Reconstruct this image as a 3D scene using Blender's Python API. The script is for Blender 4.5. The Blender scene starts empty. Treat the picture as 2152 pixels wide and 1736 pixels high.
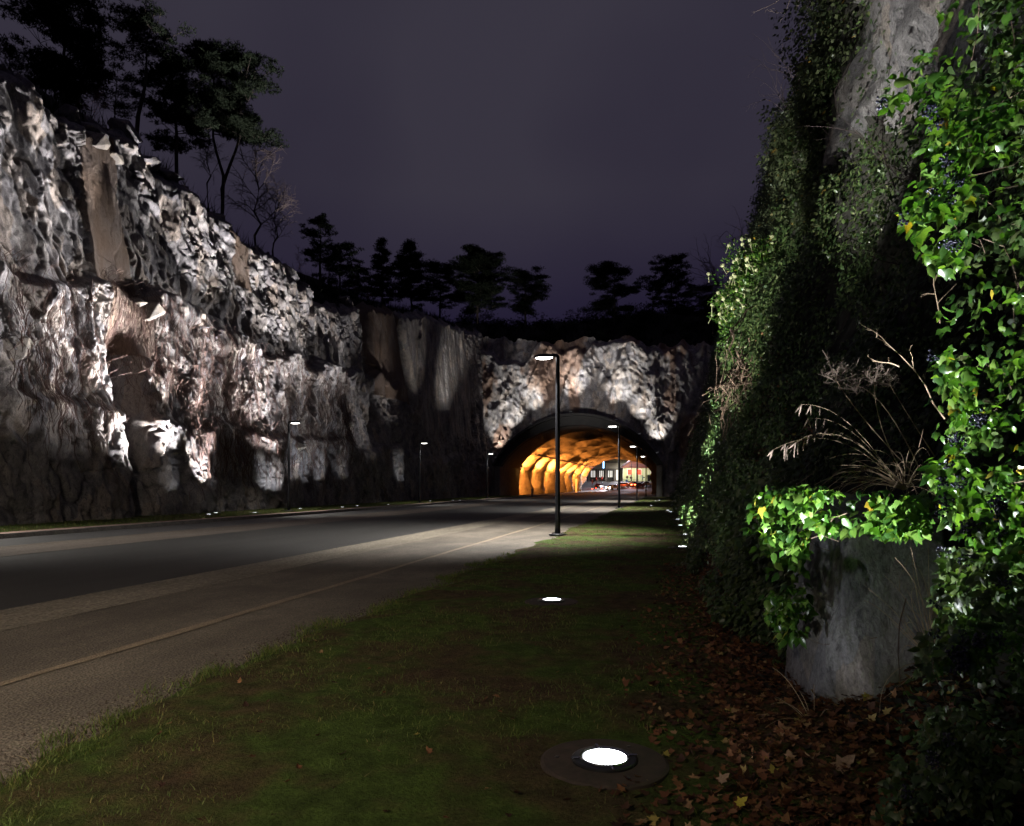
import bpy, math, random
import numpy as np
from mathutils import Vector

random.seed(7)
rng = np.random.default_rng(7)
R = math.radians
scene = bpy.context.scene
COL = scene.collection

# ------------------------------------------------------------------ camera
TH = R(12.7)                       # the road runs along +Y; the camera looks 12.7 degrees left of it
CAMZ = 1.5
FWD = np.array([-math.sin(TH), math.cos(TH), 0.0])
RGT = np.array([math.cos(TH), math.sin(TH), 0.0])
cam = bpy.data.cameras.new('camera')
cam.lens = 25.0
cam.sensor_width = 36.0
cam.sensor_fit = 'HORIZONTAL'
cam.shift_y = 153.0 / 2152.0
cam.clip_start = 0.1
cam.clip_end = 3000
cam.dof.use_dof = True
cam.dof.focus_distance = 26.0
cam.dof.aperture_fstop = 10.0
camo = bpy.data.objects.new('camera', cam)
camo.location = (0, 0, CAMZ)
camo.rotation_euler = (R(90), 0, TH)
COL.objects.link(camo)
scene.camera = camo

# ------------------------------------------------------------------ night sky
world = bpy.data.worlds.new('World')
scene.world = world
world.use_nodes = True
wn, wl = world.node_tree.nodes, world.node_tree.links
wn.clear()
w_out = wn.new('ShaderNodeOutputWorld')
w_bg = wn.new('ShaderNodeBackground')
w_tc = wn.new('ShaderNodeTexCoord')
w_sep = wn.new('ShaderNodeSeparateXYZ')
w_ramp = wn.new('ShaderNodeValToRGB')
w_noise = wn.new('ShaderNodeTexNoise')
w_mix = wn.new('ShaderNodeMix')
w_mix.data_type = 'RGBA'
w_mix.blend_type = 'MULTIPLY'
w_ramp2 = wn.new('ShaderNodeValToRGB')
wl.new(w_tc.outputs['Generated'], w_sep.inputs[0])
wl.new(w_sep.outputs['Z'], w_ramp.inputs[0])
e = w_ramp.color_ramp.elements
e[0].position = 0.0
e[0].color = (0.0115, 0.0085, 0.0250, 1)
e[1].position = 0.75
e[1].color = (0.0330, 0.0295, 0.0450, 1)
for p, c in ((0.20, (0.0125, 0.0095, 0.0290, 1)), (0.28, (0.0220, 0.0180, 0.0360, 1)), (0.38, (0.0315, 0.0275, 0.0430, 1))):
    k = w_ramp.color_ramp.elements.new(p)
    k.color = c
w_noise.inputs['Scale'].default_value = 2.1
w_noise.inputs['Detail'].default_value = 3.0
w_noise.inputs['Roughness'].default_value = 0.45
wl.new(w_tc.outputs['Generated'], w_noise.inputs['Vector'])
wl.new(w_noise.outputs['Fac'], w_ramp2.inputs[0])
w_ramp2.color_ramp.elements[0].position = 0.35
w_ramp2.color_ramp.elements[0].color = (0.76, 0.73, 0.84, 1)
w_ramp2.color_ramp.elements[1].position = 0.68
w_ramp2.color_ramp.elements[1].color = (1.22, 1.23, 1.17, 1)
w_mix.inputs['Factor'].default_value = 1.0
wl.new(w_ramp.outputs[0], w_mix.inputs['A'])
wl.new(w_ramp2.outputs[0], w_mix.inputs['B'])
wl.new(w_mix.outputs['Result'], w_bg.inputs[0])
w_bg.inputs[1].default_value = 1.0
wl.new(w_bg.outputs[0], w_out.inputs[0])

scene.view_settings.view_transform = 'Standard'
scene.view_settings.look = 'None'
scene.view_settings.exposure = 0.0
scene.view_settings.gamma = 1.0
scene.view_settings.use_curve_mapping = False
scene.render.engine = 'CYCLES'
scene.cycles.use_denoising = True
scene.cycles.max_bounces = 5
scene.cycles.diffuse_bounces = 2
scene.cycles.glossy_bounces = 2
scene.cycles.transmission_bounces = 2
scene.cycles.transparent_max_bounces = 4
scene.cycles.sample_clamp_indirect = 3.0
scene.cycles.sample_clamp_direct = 40.0
scene.cycles.caustics_reflective = False
scene.cycles.caustics_refractive = False

# ------------------------------------------------------------------ helpers
def at(px, py, zc):                # a ray of the photograph (2152 wide) at depth zc
    return np.array([0, 0, CAMZ]) + zc * (FWD + (px - 1076) / 1494.4 * RGT + (1021 - py) / 1494.4 * np.array([0, 0, 1.0]))

def on_ground(px, py, z=0.0):
    return at(px, py, (CAMZ - z) * 1494.4 / (py - 1021))

def _h(i, j, s):
    n = (i.astype(np.int64) * 374761393 + j.astype(np.int64) * 668265263 + s * 982451653) & 0xFFFFFFFF
    n = ((n ^ (n >> 13)) * 1274126177) & 0xFFFFFFFF
    n = ((n ^ (n >> 16)) * 2246822519) & 0xFFFFFFFF
    return ((n ^ (n >> 15)) & 0xFFFFFF) / float(0xFFFFFF)

def vnoise(x, y, s=0):
    x, y = np.broadcast_arrays(np.asarray(x, float), np.asarray(y, float))
    i, j = np.floor(x), np.floor(y)
    u, v = x - i, y - j
    u, v = u * u * (3 - 2 * u), v * v * (3 - 2 * v)
    a, b, c, d = _h(i, j, s), _h(i + 1, j, s), _h(i, j + 1, s), _h(i + 1, j + 1, s)
    return (a * (1 - u) + b * u) * (1 - v) + (c * (1 - u) + d * u) * v - 0.5

def fbm(x, y, s=0, o=4, g=0.5):
    t, a, f = 0, 1.0, 1.0
    for k in range(o):
        t = t + a * vnoise(np.asarray(x) * f, np.asarray(y) * f, s + k * 17)
        a *= g
        f *= 2.03
    return t

def facet(x, y, sx, sy, s, off, tilt):     # broken blocks: every cell has its own depth and its own tilt
    xs, ys = x / sx, y / sy
    i0, j0 = np.floor(xs), np.floor(ys)
    best = np.full(xs.shape, 1e9)
    out = np.zeros(xs.shape)
    for di in (-1, 0, 1):
        for dj in (-1, 0, 1):
            i, j = i0 + di, j0 + dj
            cx, cy = i + 0.1 + 0.8 * _h(i, j, s), j + 0.1 + 0.8 * _h(i, j, s + 1)
            d = np.abs(xs - cx) * 0.9 + np.abs(ys - cy) * 0.75 + 0.35 * ((xs - cx) ** 2 + (ys - cy) ** 2)
            val = off * 2 * (_h(i, j, s + 2) - 0.5) + tilt * 2 * ((_h(i, j, s + 3) - 0.5) * (xs - cx) + (_h(i, j, s + 4) - 0.5) * (ys - cy))
            m = d < best
            best = np.where(m, d, best)
            out = np.where(m, val, out)
    return out

def tin(x, y, sx, sy, s):            # flat triangular fracture faces with sharp creases
    xs, ys = x / sx, y / sy
    xs, ys = xs + 0.55 * vnoise(ys * 0.9, xs * 0.45, s + 7), ys + 0.55 * vnoise(xs * 0.9, ys * 0.45, s + 8)
    i, j = np.floor(xs), np.floor(ys)
    u, v = xs - i, ys - j
    a, b, c, d = _h(i, j, s), _h(i + 1, j, s), _h(i, j + 1, s), _h(i + 1, j + 1, s)
    flip = _h(i, j, s + 3) > 0.5
    t1 = np.where(u + v < 1, a + (b - a) * u + (c - a) * v, d + (c - d) * (1 - u) + (b - d) * (1 - v))
    t2 = np.where(u > v, a + (b - a) * u + (d - b) * v, a + (c - a) * v + (d - c) * u)
    return np.where(flip, t1, t2) - 0.5

def sstep(a, b, x):
    t = np.clip((x - a) / (b - a), 0, 1)
    return t * t * (3 - 2 * t)

def link(name, me, mat=None, parent=None, loc=None):
    o = bpy.data.objects.new(name, me)
    COL.objects.link(o)
    if mat is not None and me is not None and len(me.materials) == 0:
        me.materials.append(mat)
    if parent is not None:
        o.parent = parent
    if loc is not None:
        o.location = loc
    return o

def big_mesh(name, V, F, smooth=False):
    V = np.ascontiguousarray(V, dtype=np.float32)
    F = np.ascontiguousarray(F, dtype=np.int32)
    m, k = F.shape
    me = bpy.data.meshes.new(name)
    me.vertices.add(len(V))
    me.vertices.foreach_set('co', V.ravel())
    me.loops.add(m * k)
    me.loops.foreach_set('vertex_index', F.ravel())
    me.polygons.add(m)
    me.polygons.foreach_set('loop_start', np.arange(0, m * k, k, dtype=np.int32))
    if smooth:
        me.polygons.foreach_set('use_smooth', np.ones(m, dtype=bool))
    me.update(calc_edges=True)
    return me

def fattr(me, name, vals):
    a = me.attributes.new(name, 'FLOAT', 'POINT')
    a.data.foreach_set('value', np.ascontiguousarray(vals, dtype=np.float32).ravel())

def grid_faces(nu, nv):
    i, j = np.meshgrid(np.arange(nu - 1), np.arange(nv - 1), indexing='ij')
    a = (i * nv + j).ravel()
    return np.stack([a, a + nv, a + nv + 1, a + 1], 1)

def tag(o, label=None, cat=None, group=None, kind=None):
    if label: o['label'] = label
    if cat: o['category'] = cat
    if group: o['group'] = group
    if kind: o['kind'] = kind
    return o

def empty(name, loc, rz=0.0):
    o = bpy.data.objects.new(name, None)
    o.empty_display_size = 0.2
    COL.objects.link(o)
    o.location = loc
    o.rotation_euler = (0, 0, rz)
    return o

def copy_tree(o, parent=None, lights=True):
    c = o.copy()
    COL.objects.link(c)
    if parent is not None:
        c.parent = parent
    for ch in list(o.children):
        if ch.type == 'LIGHT' and not lights:
            continue
        copy_tree(ch, c, lights)
    return c

class MB:
    def __init__(self):
        self.v, self.f = [], []

    def add(self, V, F):
        n = len(self.v)
        self.v.extend([tuple(map(float, p)) for p in V])
        self.f.extend([tuple(int(a) + n for a in q) for q in F])
        return self

    def box(self, c, s, rz=0.0):
        x, y, z = s[0] / 2, s[1] / 2, s[2] / 2
        P = [(-x, -y, -z), (x, -y, -z), (x, y, -z), (-x, y, -z), (-x, -y, z), (x, -y, z), (x, y, z), (-x, y, z)]
        ca, sa = math.cos(rz), math.sin(rz)
        P = [(c[0] + a * ca - b * sa, c[1] + a * sa + b * ca, c[2] + d) for a, b, d in P]
        return self.add(P, [(0, 3, 2, 1), (4, 5, 6, 7), (0, 1, 5, 4), (1, 2, 6, 5), (2, 3, 7, 6), (3, 0, 4, 7)])

    def tube(self, path, rad, k=6, cap=True):
        path = [Vector(p) for p in path]
        n = len(path)
        if not hasattr(rad, '__len__'):
            rad = [rad] * n
        V, F = [], []
        up = Vector((0, 0, 1))
        for i, p in enumerate(path):
            d = (path[min(i + 1, n - 1)] - path[max(i - 1, 0)])
            if d.length < 1e-9:
                d = Vector((0, 0, 1))
            d.normalize()
            a = d.cross(up)
            if a.length < 0.05:
                a = d.cross(Vector((1, 0, 0)))
            a.normalize()
            b = a.cross(d)
            for q in range(k):
                t = 2 * math.pi * q / k
                V.append(p + (a * math.cos(t) + b * math.sin(t)) * rad[i])
        for i in range(n - 1):
            for q in range(k):
                q2 = (q + 1) % k
                F.append((i * k + q, i * k + q2, (i + 1) * k + q2, (i + 1) * k + q))
        if cap:
            F.append(tuple(range(k - 1, -1, -1)))
            F.append(tuple((n - 1) * k + q for q in range(k)))
        return self.add(V, F)

    def lathe(self, prof, k=24, c=(0, 0, 0), closed=True):
        V, F = [], []
        for r, z in prof:
            for q in range(k):
                t = 2 * math.pi * q / k
                V.append((c[0] + r * math.cos(t), c[1] + r * math.sin(t), c[2] + z))
        for i in range(len(prof) - 1):
            for q in range(k):
                q2 = (q + 1) % k
                F.append((i * k + q, i * k + q2, (i + 1) * k + q2, (i + 1) * k + q))
        if closed:
            F.append(tuple(range(k - 1, -1, -1)))
            F.append(tuple((len(prof) - 1) * k + q for q in range(k)))
        return self.add(V, F)

    def build(self, name, mat, parent=None, smooth=False, loc=None):
        me = bpy.data.meshes.new(name)
        me.from_pydata(self.v, [], self.f)
        if smooth:
            me.polygons.foreach_set('use_smooth', np.ones(len(me.polygons), dtype=bool))
        me.update()
        return link(name, me, mat, parent, loc)

# ------------------------------------------------------------------ materials
def new_mat(name):
    m = bpy.data.materials.new(name)
    m.use_nodes = True
    nt = m.node_tree
    return m, nt.nodes, nt.links, nt.nodes['Principled BSDF']

def nd(n, t, **kw):
    x = n.new(t)
    for k, v in kw.items():
        if k in x.inputs:
            x.inputs[k].default_value = v
        else:
            setattr(x, k, v)
    return x

def ramp(n, l, src, stops):
    r = n.new('ShaderNodeValToRGB')
    el = r.color_ramp.elements
    el[0].position, el[0].color = stops[0][0], (*stops[0][1], 1)
    el[1].position, el[1].color = stops[-1][0], (*stops[-1][1], 1)
    for p, c in stops[1:-1]:
        q = el.new(p)
        q.color = (*c, 1)
    l.new(src, r.inputs[0])
    return r.outputs[0]

def mixc(n, l, fac, a, b, mode='MIX'):
    m = n.new('ShaderNodeMix')
    m.data_type = 'RGBA'
    m.blend_type = mode
    for s, v in (('Factor', fac), ('A', a), ('B', b)):
        if isinstance(v, bpy.types.NodeSocket):
            l.new(v, m.inputs[s])
        elif s == 'Factor':
            m.inputs[s].default_value = v
        else:
            m.inputs[s].default_value = (*v, 1)
    return m.outputs['Result']

def plain(name, col, rough=0.6, metal=0.0, noise=0.25, nscale=9.0, bump=0.0):
    m, n, l, p = new_mat(name)
    tc = nd(n, 'ShaderNodeTexCoord')
    t = nd(n, 'ShaderNodeTexNoise', Scale=nscale, Detail=5.0, Roughness=0.6)
    l.new(tc.outputs['Object'], t.inputs['Vector'])
    a = tuple(c * (1 - noise) for c in col)
    b = tuple(min(1, c * (1 + noise)) for c in col)
    l.new(ramp(n, l, t.outputs['Fac'], [(0.3, a), (0.7, b)]), p.inputs['Base Color'])
    p.inputs['Roughness'].default_value = rough
    p.inputs['Metallic'].default_value = metal
    if bump:
        bn = nd(n, 'ShaderNodeBump', Strength=bump, Distance=0.02)
        l.new(t.outputs['Fac'], bn.inputs['Height'])
        l.new(bn.outputs[0], p.inputs['Normal'])
    return m

def glow(name, col, s):
    m, n, l, p = new_mat(name)
    p.inputs['Base Color'].default_value = (*[min(0.8, c) for c in col], 1)
    p.inputs['Emission Color'].default_value = (*col, 1)
    p.inputs['Emission Strength'].default_value = s
    return m

def rock_mat(name, dark, mid, light, rust=(0.125, 0.082, 0.055), bump=0.8, moss=None, scale=1.0):
    m, n, l, p = new_mat(name)
    tc = nd(n, 'ShaderNodeTexCoord')
    mp = nd(n, 'ShaderNodeMapping')
    mp.inputs['Scale'].default_value = (scale, scale, scale * 0.55)
    l.new(tc.outputs['Object'], mp.inputs[0])
    n1 = nd(n, 'ShaderNodeTexNoise', Scale=0.9, Detail=8.0, Roughness=0.66, Distortion=0.6)
    n2 = nd(n, 'ShaderNodeTexNoise', Scale=8.0, Detail=10.0, Roughness=0.78, Distortion=0.4)
    vo = nd(n, 'ShaderNodeTexVoronoi', Scale=1.5)
    n3 = nd(n, 'ShaderNodeTexNoise', Scale=32.0, Detail=4.0, Roughness=0.7)
    for t in (n1, n2, vo, n3):
        l.new(mp.outputs[0], t.inputs['Vector'])
    base = ramp(n, l, n1.outputs['Fac'], [(0.3, dark), (0.5, mid), (0.72, light)])
    hue = ramp(n, l, vo.outputs['Color'], [(0.1, (0.72, 0.72, 0.78)), (0.5, (1, 1, 1)), (0.9, (1.18, 1.05, 0.92))])
    base = mixc(n, l, 1.0, base, hue, 'MULTIPLY')
    sp = ramp(n, l, n3.outputs['Fac'], [(0.35, (0.62, 0.62, 0.62)), (0.6, (1.2, 1.2, 1.2))])
    base = mixc(n, l, 0.7, base, sp, 'MULTIPLY')
    pit = ramp(n, l, n2.outputs['Fac'], [(0.36, (0.30, 0.29, 0.30)), (0.47, (0.92, 0.92, 0.92)), (0.66, (1.25, 1.23, 1.2))])
    base = mixc(n, l, 0.8, base, pit, 'MULTIPLY')
    # iron stain, in vertical runs
    mp2 = nd(n, 'ShaderNodeMapping')
    mp2.inputs['Scale'].default_value = (0.7, 0.7, 0.09)
    l.new(tc.outputs['Object'], mp2.inputs[0])
    st = nd(n, 'ShaderNodeTexNoise', Scale=1.6, Detail=6.0, Roughness=0.6)
    l.new(mp2.outputs[0], st.inputs['Vector'])
    stf = ramp(n, l, st.outputs['Fac'], [(0.56, (0, 0, 0)), (0.74, (0.6, 0.6, 0.6))])
    base = mixc(n, l, stf, base, rust)
    at_ = nd(n, 'ShaderNodeAttribute', attribute_name='rust')
    rc = mixc(n, l, n2.outputs['Fac'], tuple(c * 0.55 for c in rust), tuple(c * 1.5 for c in rust))
    base = mixc(n, l, at_.outputs['Fac'], base, rc)
    if moss:
        mo = nd(n, 'ShaderNodeTexNoise', Scale=1.1, Detail=5.0)
        l.new(tc.outputs['Object'], mo.inputs['Vector'])
        base = mixc(n, l, ramp(n, l, mo.outputs['Fac'], [(0.48, (0, 0, 0)), (0.6, (0.8, 0.8, 0.8))]), base, moss)
    l.new(base, p.inputs['Base Color'])
    p.inputs['Roughness'].default_value = 0.82
    p.inputs['Specular IOR Level'].default_value = 0.3
    b1 = nd(n, 'ShaderNodeBump', Strength=bump, Distance=0.11)
    b2 = nd(n, 'ShaderNodeBump', Strength=bump * 0.8, Distance=0.018)
    l.new(n2.outputs['Fac'], b1.inputs['Height'])
    l.new(n3.outputs['Fac'], b2.inputs['Height'])
    l.new(b1.outputs[0], b2.inputs['Normal'])
    l.new(b2.outputs[0], p.inputs['Normal'])
    return m

def leaf_mat(name, stops, rough=0.38, trans=0.3, spec=0.5):
    m, n, l, p = new_mat(name)
    g = nd(n, 'ShaderNodeNewGeometry')
    oi = nd(n, 'ShaderNodeObjectInfo')
    ad = nd(n, 'ShaderNodeMath', operation='ADD')
    fr = nd(n, 'ShaderNodeMath', operation='FRACT')
    l.new(g.outputs['Random Per Island'], ad.inputs[0])
    l.new(oi.outputs['Random'], ad.inputs[1])
    l.new(ad.outputs[0], fr.inputs[0])
    c = ramp(n, l, fr.outputs[0], stops)
    tc = nd(n, 'ShaderNodeTexCoord')
    t = nd(n, 'ShaderNodeTexNoise', Scale=14.0, Detail=3.0)
    l.new(tc.outputs['Object'], t.inputs['Vector'])
    c = mixc(n, l, 0.6, c, ramp(n, l, t.outputs['Fac'], [(0.3, (0.6, 0.6, 0.6)), (0.7, (1.3, 1.3, 1.3))]), 'MULTIPLY')
    l.new(c, p.inputs['Base Color'])
    p.inputs['Roughness'].default_value = rough
    p.inputs['Specular IOR Level'].default_value = spec
    if trans:
        tr = nd(n, 'ShaderNodeBsdfTranslucent')
        l.new(mixc(n, l, 1.0, c, (1.3, 1.5, 0.6), 'MULTIPLY'), tr.inputs[0])
        mx = nd(n, 'ShaderNodeMixShader')
        mx.inputs[0].default_value = trans
        l.new(p.outputs[0], mx.inputs[1])
        l.new(tr.outputs[0], mx.inputs[2])
        l.new(mx.outputs[0], n['Material Output'].inputs['Surface'])
    return m

def paving_mat(name, dark, light, big, grain, bump, rough=0.85, stretch=1.0, patch=None):
    m, n, l, p = new_mat(name)
    tc = nd(n, 'ShaderNodeTexCoord')
    mp = nd(n, 'ShaderNodeMapping')
    mp.inputs['Scale'].default_value = (1.0, stretch, 1.0)
    l.new(tc.outputs['Object'], mp.inputs[0])
    t1 = nd(n, 'ShaderNodeTexNoise', Scale=big, Detail=6.0, Roughness=0.6)
    t2 = nd(n, 'ShaderNodeTexNoise', Scale=grain, Detail=3.0, Roughness=0.8)
    vo = nd(n, 'ShaderNodeTexVoronoi', Scale=grain * 1.1)
    l.new(mp.outputs[0], t1.inputs['Vector'])
    l.new(tc.outputs['Object'], t2.inputs['Vector'])
    l.new(tc.outputs['Object'], vo.inputs['Vector'])
    c = ramp(n, l, t1.outputs['Fac'], [(0.32, dark), (0.68, light)])
    c = mixc(n, l, 0.75, c, ramp(n, l, t2.outputs['Fac'], [(0.34, (0.45, 0.45, 0.45)), (0.55, (1, 1, 1)), (0.7, (1.7, 1.7, 1.65))]), 'MULTIPLY')
    c = mixc(n, l, 0.5, c, ramp(n, l, vo.outputs['Color'], [(0.2, (0.6, 0.6, 0.62)), (0.8, (1.4, 1.38, 1.3))]), 'MULTIPLY')
    if patch:
        t3 = nd(n, 'ShaderNodeTexNoise', Scale=0.7, Detail=7.0, Roughness=0.65)
        l.new(tc.outputs['Object'], t3.inputs['Vector'])
        c = mixc(n, l, ramp(n, l, t3.outputs['Fac'], [(0.5, (0, 0, 0)), (0.62, (0.75, 0.75, 0.75))]), c, patch)
    l.new(c, p.inputs['Base Color'])
    p.inputs['Roughness'].default_value = rough
    b = nd(n, 'ShaderNodeBump', Strength=bump, Distance=0.012)
    l.new(vo.outputs['Distance'], b.inputs['Height'])
    b2 = nd(n, 'ShaderNodeBump', Strength=bump * 0.7, Distance=0.006)
    l.new(t2.outputs['Fac'], b2.inputs['Height'])
    l.new(b.outputs[0], b2.inputs['Normal'])
    l.new(b2.outputs[0], p.inputs['Normal'])
    return m

M = {}
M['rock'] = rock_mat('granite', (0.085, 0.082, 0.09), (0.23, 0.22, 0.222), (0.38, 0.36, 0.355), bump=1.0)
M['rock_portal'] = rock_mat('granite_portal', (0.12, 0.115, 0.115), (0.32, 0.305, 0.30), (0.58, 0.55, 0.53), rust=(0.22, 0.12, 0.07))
M['rock_right'] = rock_mat('granite_right', (0.09, 0.088, 0.088), (0.22, 0.212, 0.208), (0.37, 0.355, 0.345), scale=1.6, bump=1.0, rust=(0.12, 0.10, 0.085))
M['boulder'] = rock_mat('boulder_granite', (0.12, 0.12, 0.13), (0.27, 0.27, 0.285), (0.46, 0.46, 0.48), scale=2.4, bump=0.5, moss=(0.085, 0.085, 0.045))
M['slab'] = rock_mat('pale_slab', (0.20, 0.18, 0.155), (0.32, 0.29, 0.25), (0.42, 0.39, 0.34), bump=0.7)
M['soil'] = plain('soil', (0.05, 0.036, 0.026), 0.95, 0, 0.5, 3.0, 0.6)
M['heath'] = plain('heath', (0.016, 0.015, 0.010), 0.95, 0, 0.5, 2.0, 0.6)
M['asphalt'] = paving_mat('asphalt', (0.036, 0.035, 0.034), (0.052, 0.050, 0.048), 1.2, 60, 0.5, 0.75, 0.12)
M['asphalt_new'] = paving_mat('asphalt_bus_lane', (0.055, 0.055, 0.057), (0.085, 0.084, 0.084), 1.2, 60, 0.5, 0.7, 0.12)
M['aggregate'] = paving_mat('aggregate_strip', (0.115, 0.092, 0.075), (0.175, 0.145, 0.12), 1.5, 26, 1.0, 0.9, 0.2)
M['setts'] = paving_mat('aggregate_edge', (0.15, 0.13, 0.10), (0.24, 0.21, 0.165), 1.5, 20, 1.0, 0.9, 0.3)
M['path'] = paving_mat('path_asphalt', (0.085, 0.071, 0.057), (0.185, 0.158, 0.128), 0.9, 42, 0.8, 0.88, 0.5, patch=(0.085, 0.072, 0.058))
M['seam'] = paving_mat('seam_gravel', (0.21, 0.165, 0.115), (0.30, 0.24, 0.17), 3.0, 55, 0.6)
M['pavement'] = paving_mat('pavement_flags', (0.26, 0.17, 0.14), (0.36, 0.25, 0.21), 1.4, 30, 0.5)
M['kerb'] = paving_mat('kerb_granite', (0.09, 0.085, 0.08), (0.15, 0.14, 0.135), 2.0, 40, 0.4)
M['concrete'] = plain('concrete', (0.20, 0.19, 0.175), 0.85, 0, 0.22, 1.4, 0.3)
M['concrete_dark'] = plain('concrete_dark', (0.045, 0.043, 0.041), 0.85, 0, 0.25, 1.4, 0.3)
M['pole'] = plain('black_pole', (0.022, 0.023, 0.027), 0.28, 0.6, 0.15, 20.0)
M['steel'] = plain('steel', (0.55, 0.55, 0.56), 0.25, 1.0, 0.1, 20.0)
M['black_ring'] = plain('black_ring', (0.02, 0.02, 0.022), 0.3, 0.3, 0.2, 20.0)
M['collar'] = plain('rusty_collar', (0.040, 0.028, 0.022), 0.75, 0.0, 0.45, 12.0, 0.3)
M['galv'] = plain('galvanised', (0.20, 0.17, 0.14), 0.5, 0.6, 0.2, 6.0)
M['glass_lit'] = glow('uplight_glass', (0.93, 0.96, 1.0), 14.0)
_m = M['glass_lit']; _n, _l = _m.node_tree.nodes, _m.node_tree.links
_tc = nd(_n, 'ShaderNodeTexCoord'); _sx = nd(_n, 'ShaderNodeSeparateXYZ'); _mr = nd(_n, 'ShaderNodeMapRange')
_l.new(_tc.outputs['Object'], _sx.inputs[0]); _l.new(_sx.outputs['X'], _mr.inputs[0])
for _k, _v in (('From Min', -0.115), ('From Max', 0.0), ('To Min', 0.55), ('To Max', 14.0)):
    _mr.inputs[_k].default_value = _v
_l.new(_mr.outputs[0], _n['Principled BSDF'].inputs['Emission Strength'])
M['glass_far'] = glow('uplight_glass_far', (0.93, 0.96, 1.0), 5.0)
M['glass_dim'] = glow('flood_glass', (0.93, 0.96, 1.0), 0.8)
M['lamp_lit'] = glow('lamp_lens', (1.0, 0.97, 0.90), 22.0)
M['lamp_far'] = glow('lamp_lens_far', (1.0, 0.97, 0.90), 7.0)
M['sodium'] = glow('sodium_tube', (1.0, 0.55, 0.15), 6.0)
M['bark'] = plain('pine_bark', (0.028, 0.020, 0.016), 0.9, 0, 0.5, 8.0, 0.6)
M['twig'] = plain('dry_twig', (0.22, 0.165, 0.13), 0.8, 0, 0.35, 20.0)
M['twig_dark'] = plain('dark_twig', (0.045, 0.030, 0.028), 0.85, 0, 0.35, 20.0)
M['twig_red'] = plain('red_twig', (0.17, 0.062, 0.058), 0.8, 0, 0.35, 12.0)
M['creeper'] = plain('bare_creeper', (0.085, 0.048, 0.040), 0.85, 0, 0.5, 3.0)
M['root'] = plain('root_bark', (0.14, 0.095, 0.065), 0.85, 0, 0.4, 10.0, 0.4)
M['straw'] = plain('straw', (0.34, 0.25, 0.16), 0.75, 0, 0.35, 10.0)
M['needle'] = leaf_mat('pine_needles', [(0, (0.006, 0.009, 0.006)), (1, (0.012, 0.016, 0.009))], 0.8, 0.0, 0.05)
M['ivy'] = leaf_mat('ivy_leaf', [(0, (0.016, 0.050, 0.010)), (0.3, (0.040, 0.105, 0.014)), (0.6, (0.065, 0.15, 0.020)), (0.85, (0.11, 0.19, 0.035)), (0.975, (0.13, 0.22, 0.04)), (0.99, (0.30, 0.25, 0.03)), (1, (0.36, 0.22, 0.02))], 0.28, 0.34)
M['ivy_shaded'] = leaf_mat('ivy_leaf_shaded', [(0, (0.022, 0.045, 0.014)), (0.5, (0.048, 0.085, 0.024)), (0.9, (0.085, 0.12, 0.040)), (1, (0.13, 0.15, 0.06))], 0.42, 0.22)  # darker copy of the ivy leaf; shade is put into its colour
M['ivy_dull'] = leaf_mat('ivy_leaf_dull', [(0, (0.030, 0.045, 0.020)), (0.5, (0.060, 0.078, 0.034)), (0.97, (0.10, 0.12, 0.055)), (1, (0.28, 0.17, 0.03))], 0.55, 0.22, 0.35)
M['dead'] = leaf_mat('dead_leaf', [(0, (0.030, 0.013, 0.009)), (0.35, (0.075, 0.030, 0.016)), (0.65, (0.135, 0.052, 0.024)), (0.90, (0.20, 0.095, 0.045)), (0.97, (0.28, 0.18, 0.10)), (1, (0.32, 0.26, 0.06))], 0.7, 0.15, 0.3)
M['dead_pale'] = leaf_mat('dead_leaf_pale', [(0, (0.26, 0.17, 0.12)), (1, (0.32, 0.22, 0.16))], 0.7, 0.1, 0.3)
M['dead_yellow'] = leaf_mat('dead_leaf_yellow', [(0, (0.45, 0.40, 0.05)), (1, (0.5, 0.42, 0.06))], 0.6, 0.2, 0.3)
M['grass'] = leaf_mat('grass_blade', [(0, (0.055, 0.090, 0.018)), (0.5, (0.085, 0.13, 0.024)), (0.85, (0.13, 0.15, 0.04)), (1, (0.26, 0.20, 0.09))], 0.6, 0.25, 0.3)
M['berry'] = plain('ivy_berry', (0.032, 0.032, 0.055), 0.22, 0, 0.4, 30.0)
M['umbel'] = plain('ivy_flower', (0.36, 0.38, 0.20), 0.8, 0, 0.3, 30.0)

def lawn_mat():
    m, n, l, p = new_mat('lawn')
    tc = nd(n, 'ShaderNodeTexCoord')
    t1 = nd(n, 'ShaderNodeTexNoise', Scale=0.9, Detail=6.0, Roughness=0.62)
    t2 = nd(n, 'ShaderNodeTexNoise', Scale=45.0, Detail=5.0, Roughness=0.75)
    t3 = nd(n, 'ShaderNodeTexNoise', Scale=7.0, Detail=5.0, Roughness=0.6)
    for t in (t1, t2, t3):
        l.new(tc.outputs['Object'], t.inputs['Vector'])
    c = ramp(n, l, t1.outputs['Fac'], [(0.38, (0.085, 0.055, 0.034)), (0.46, (0.085, 0.070, 0.030)), (0.56, (0.070, 0.110, 0.022))])
    c = mixc(n, l, 0.8, c, ramp(n, l, t3.outputs['Fac'], [(0.3, (0.5, 0.5, 0.5)), (0.7, (1.4, 1.4, 1.4))]), 'MULTIPLY')
    c = mixc(n, l, 0.7, c, ramp(n, l, t2.outputs['Fac'], [(0.3, (0.35, 0.35, 0.35)), (0.7, (1.6, 1.6, 1.6))]), 'MULTIPLY')
    l.new(c, p.inputs['Base Color'])
    p.inputs['Roughness'].default_value = 0.95
    p.inputs['Specular IOR Level'].default_value = 0.15
    b = nd(n, 'ShaderNodeBump', Strength=1.0, Distance=0.05)
    l.new(t2.outputs['Fac'], b.inputs['Height'])
    l.new(b.outputs[0], p.inputs['Normal'])
    return m
M['lawn'] = lawn_mat()

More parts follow.
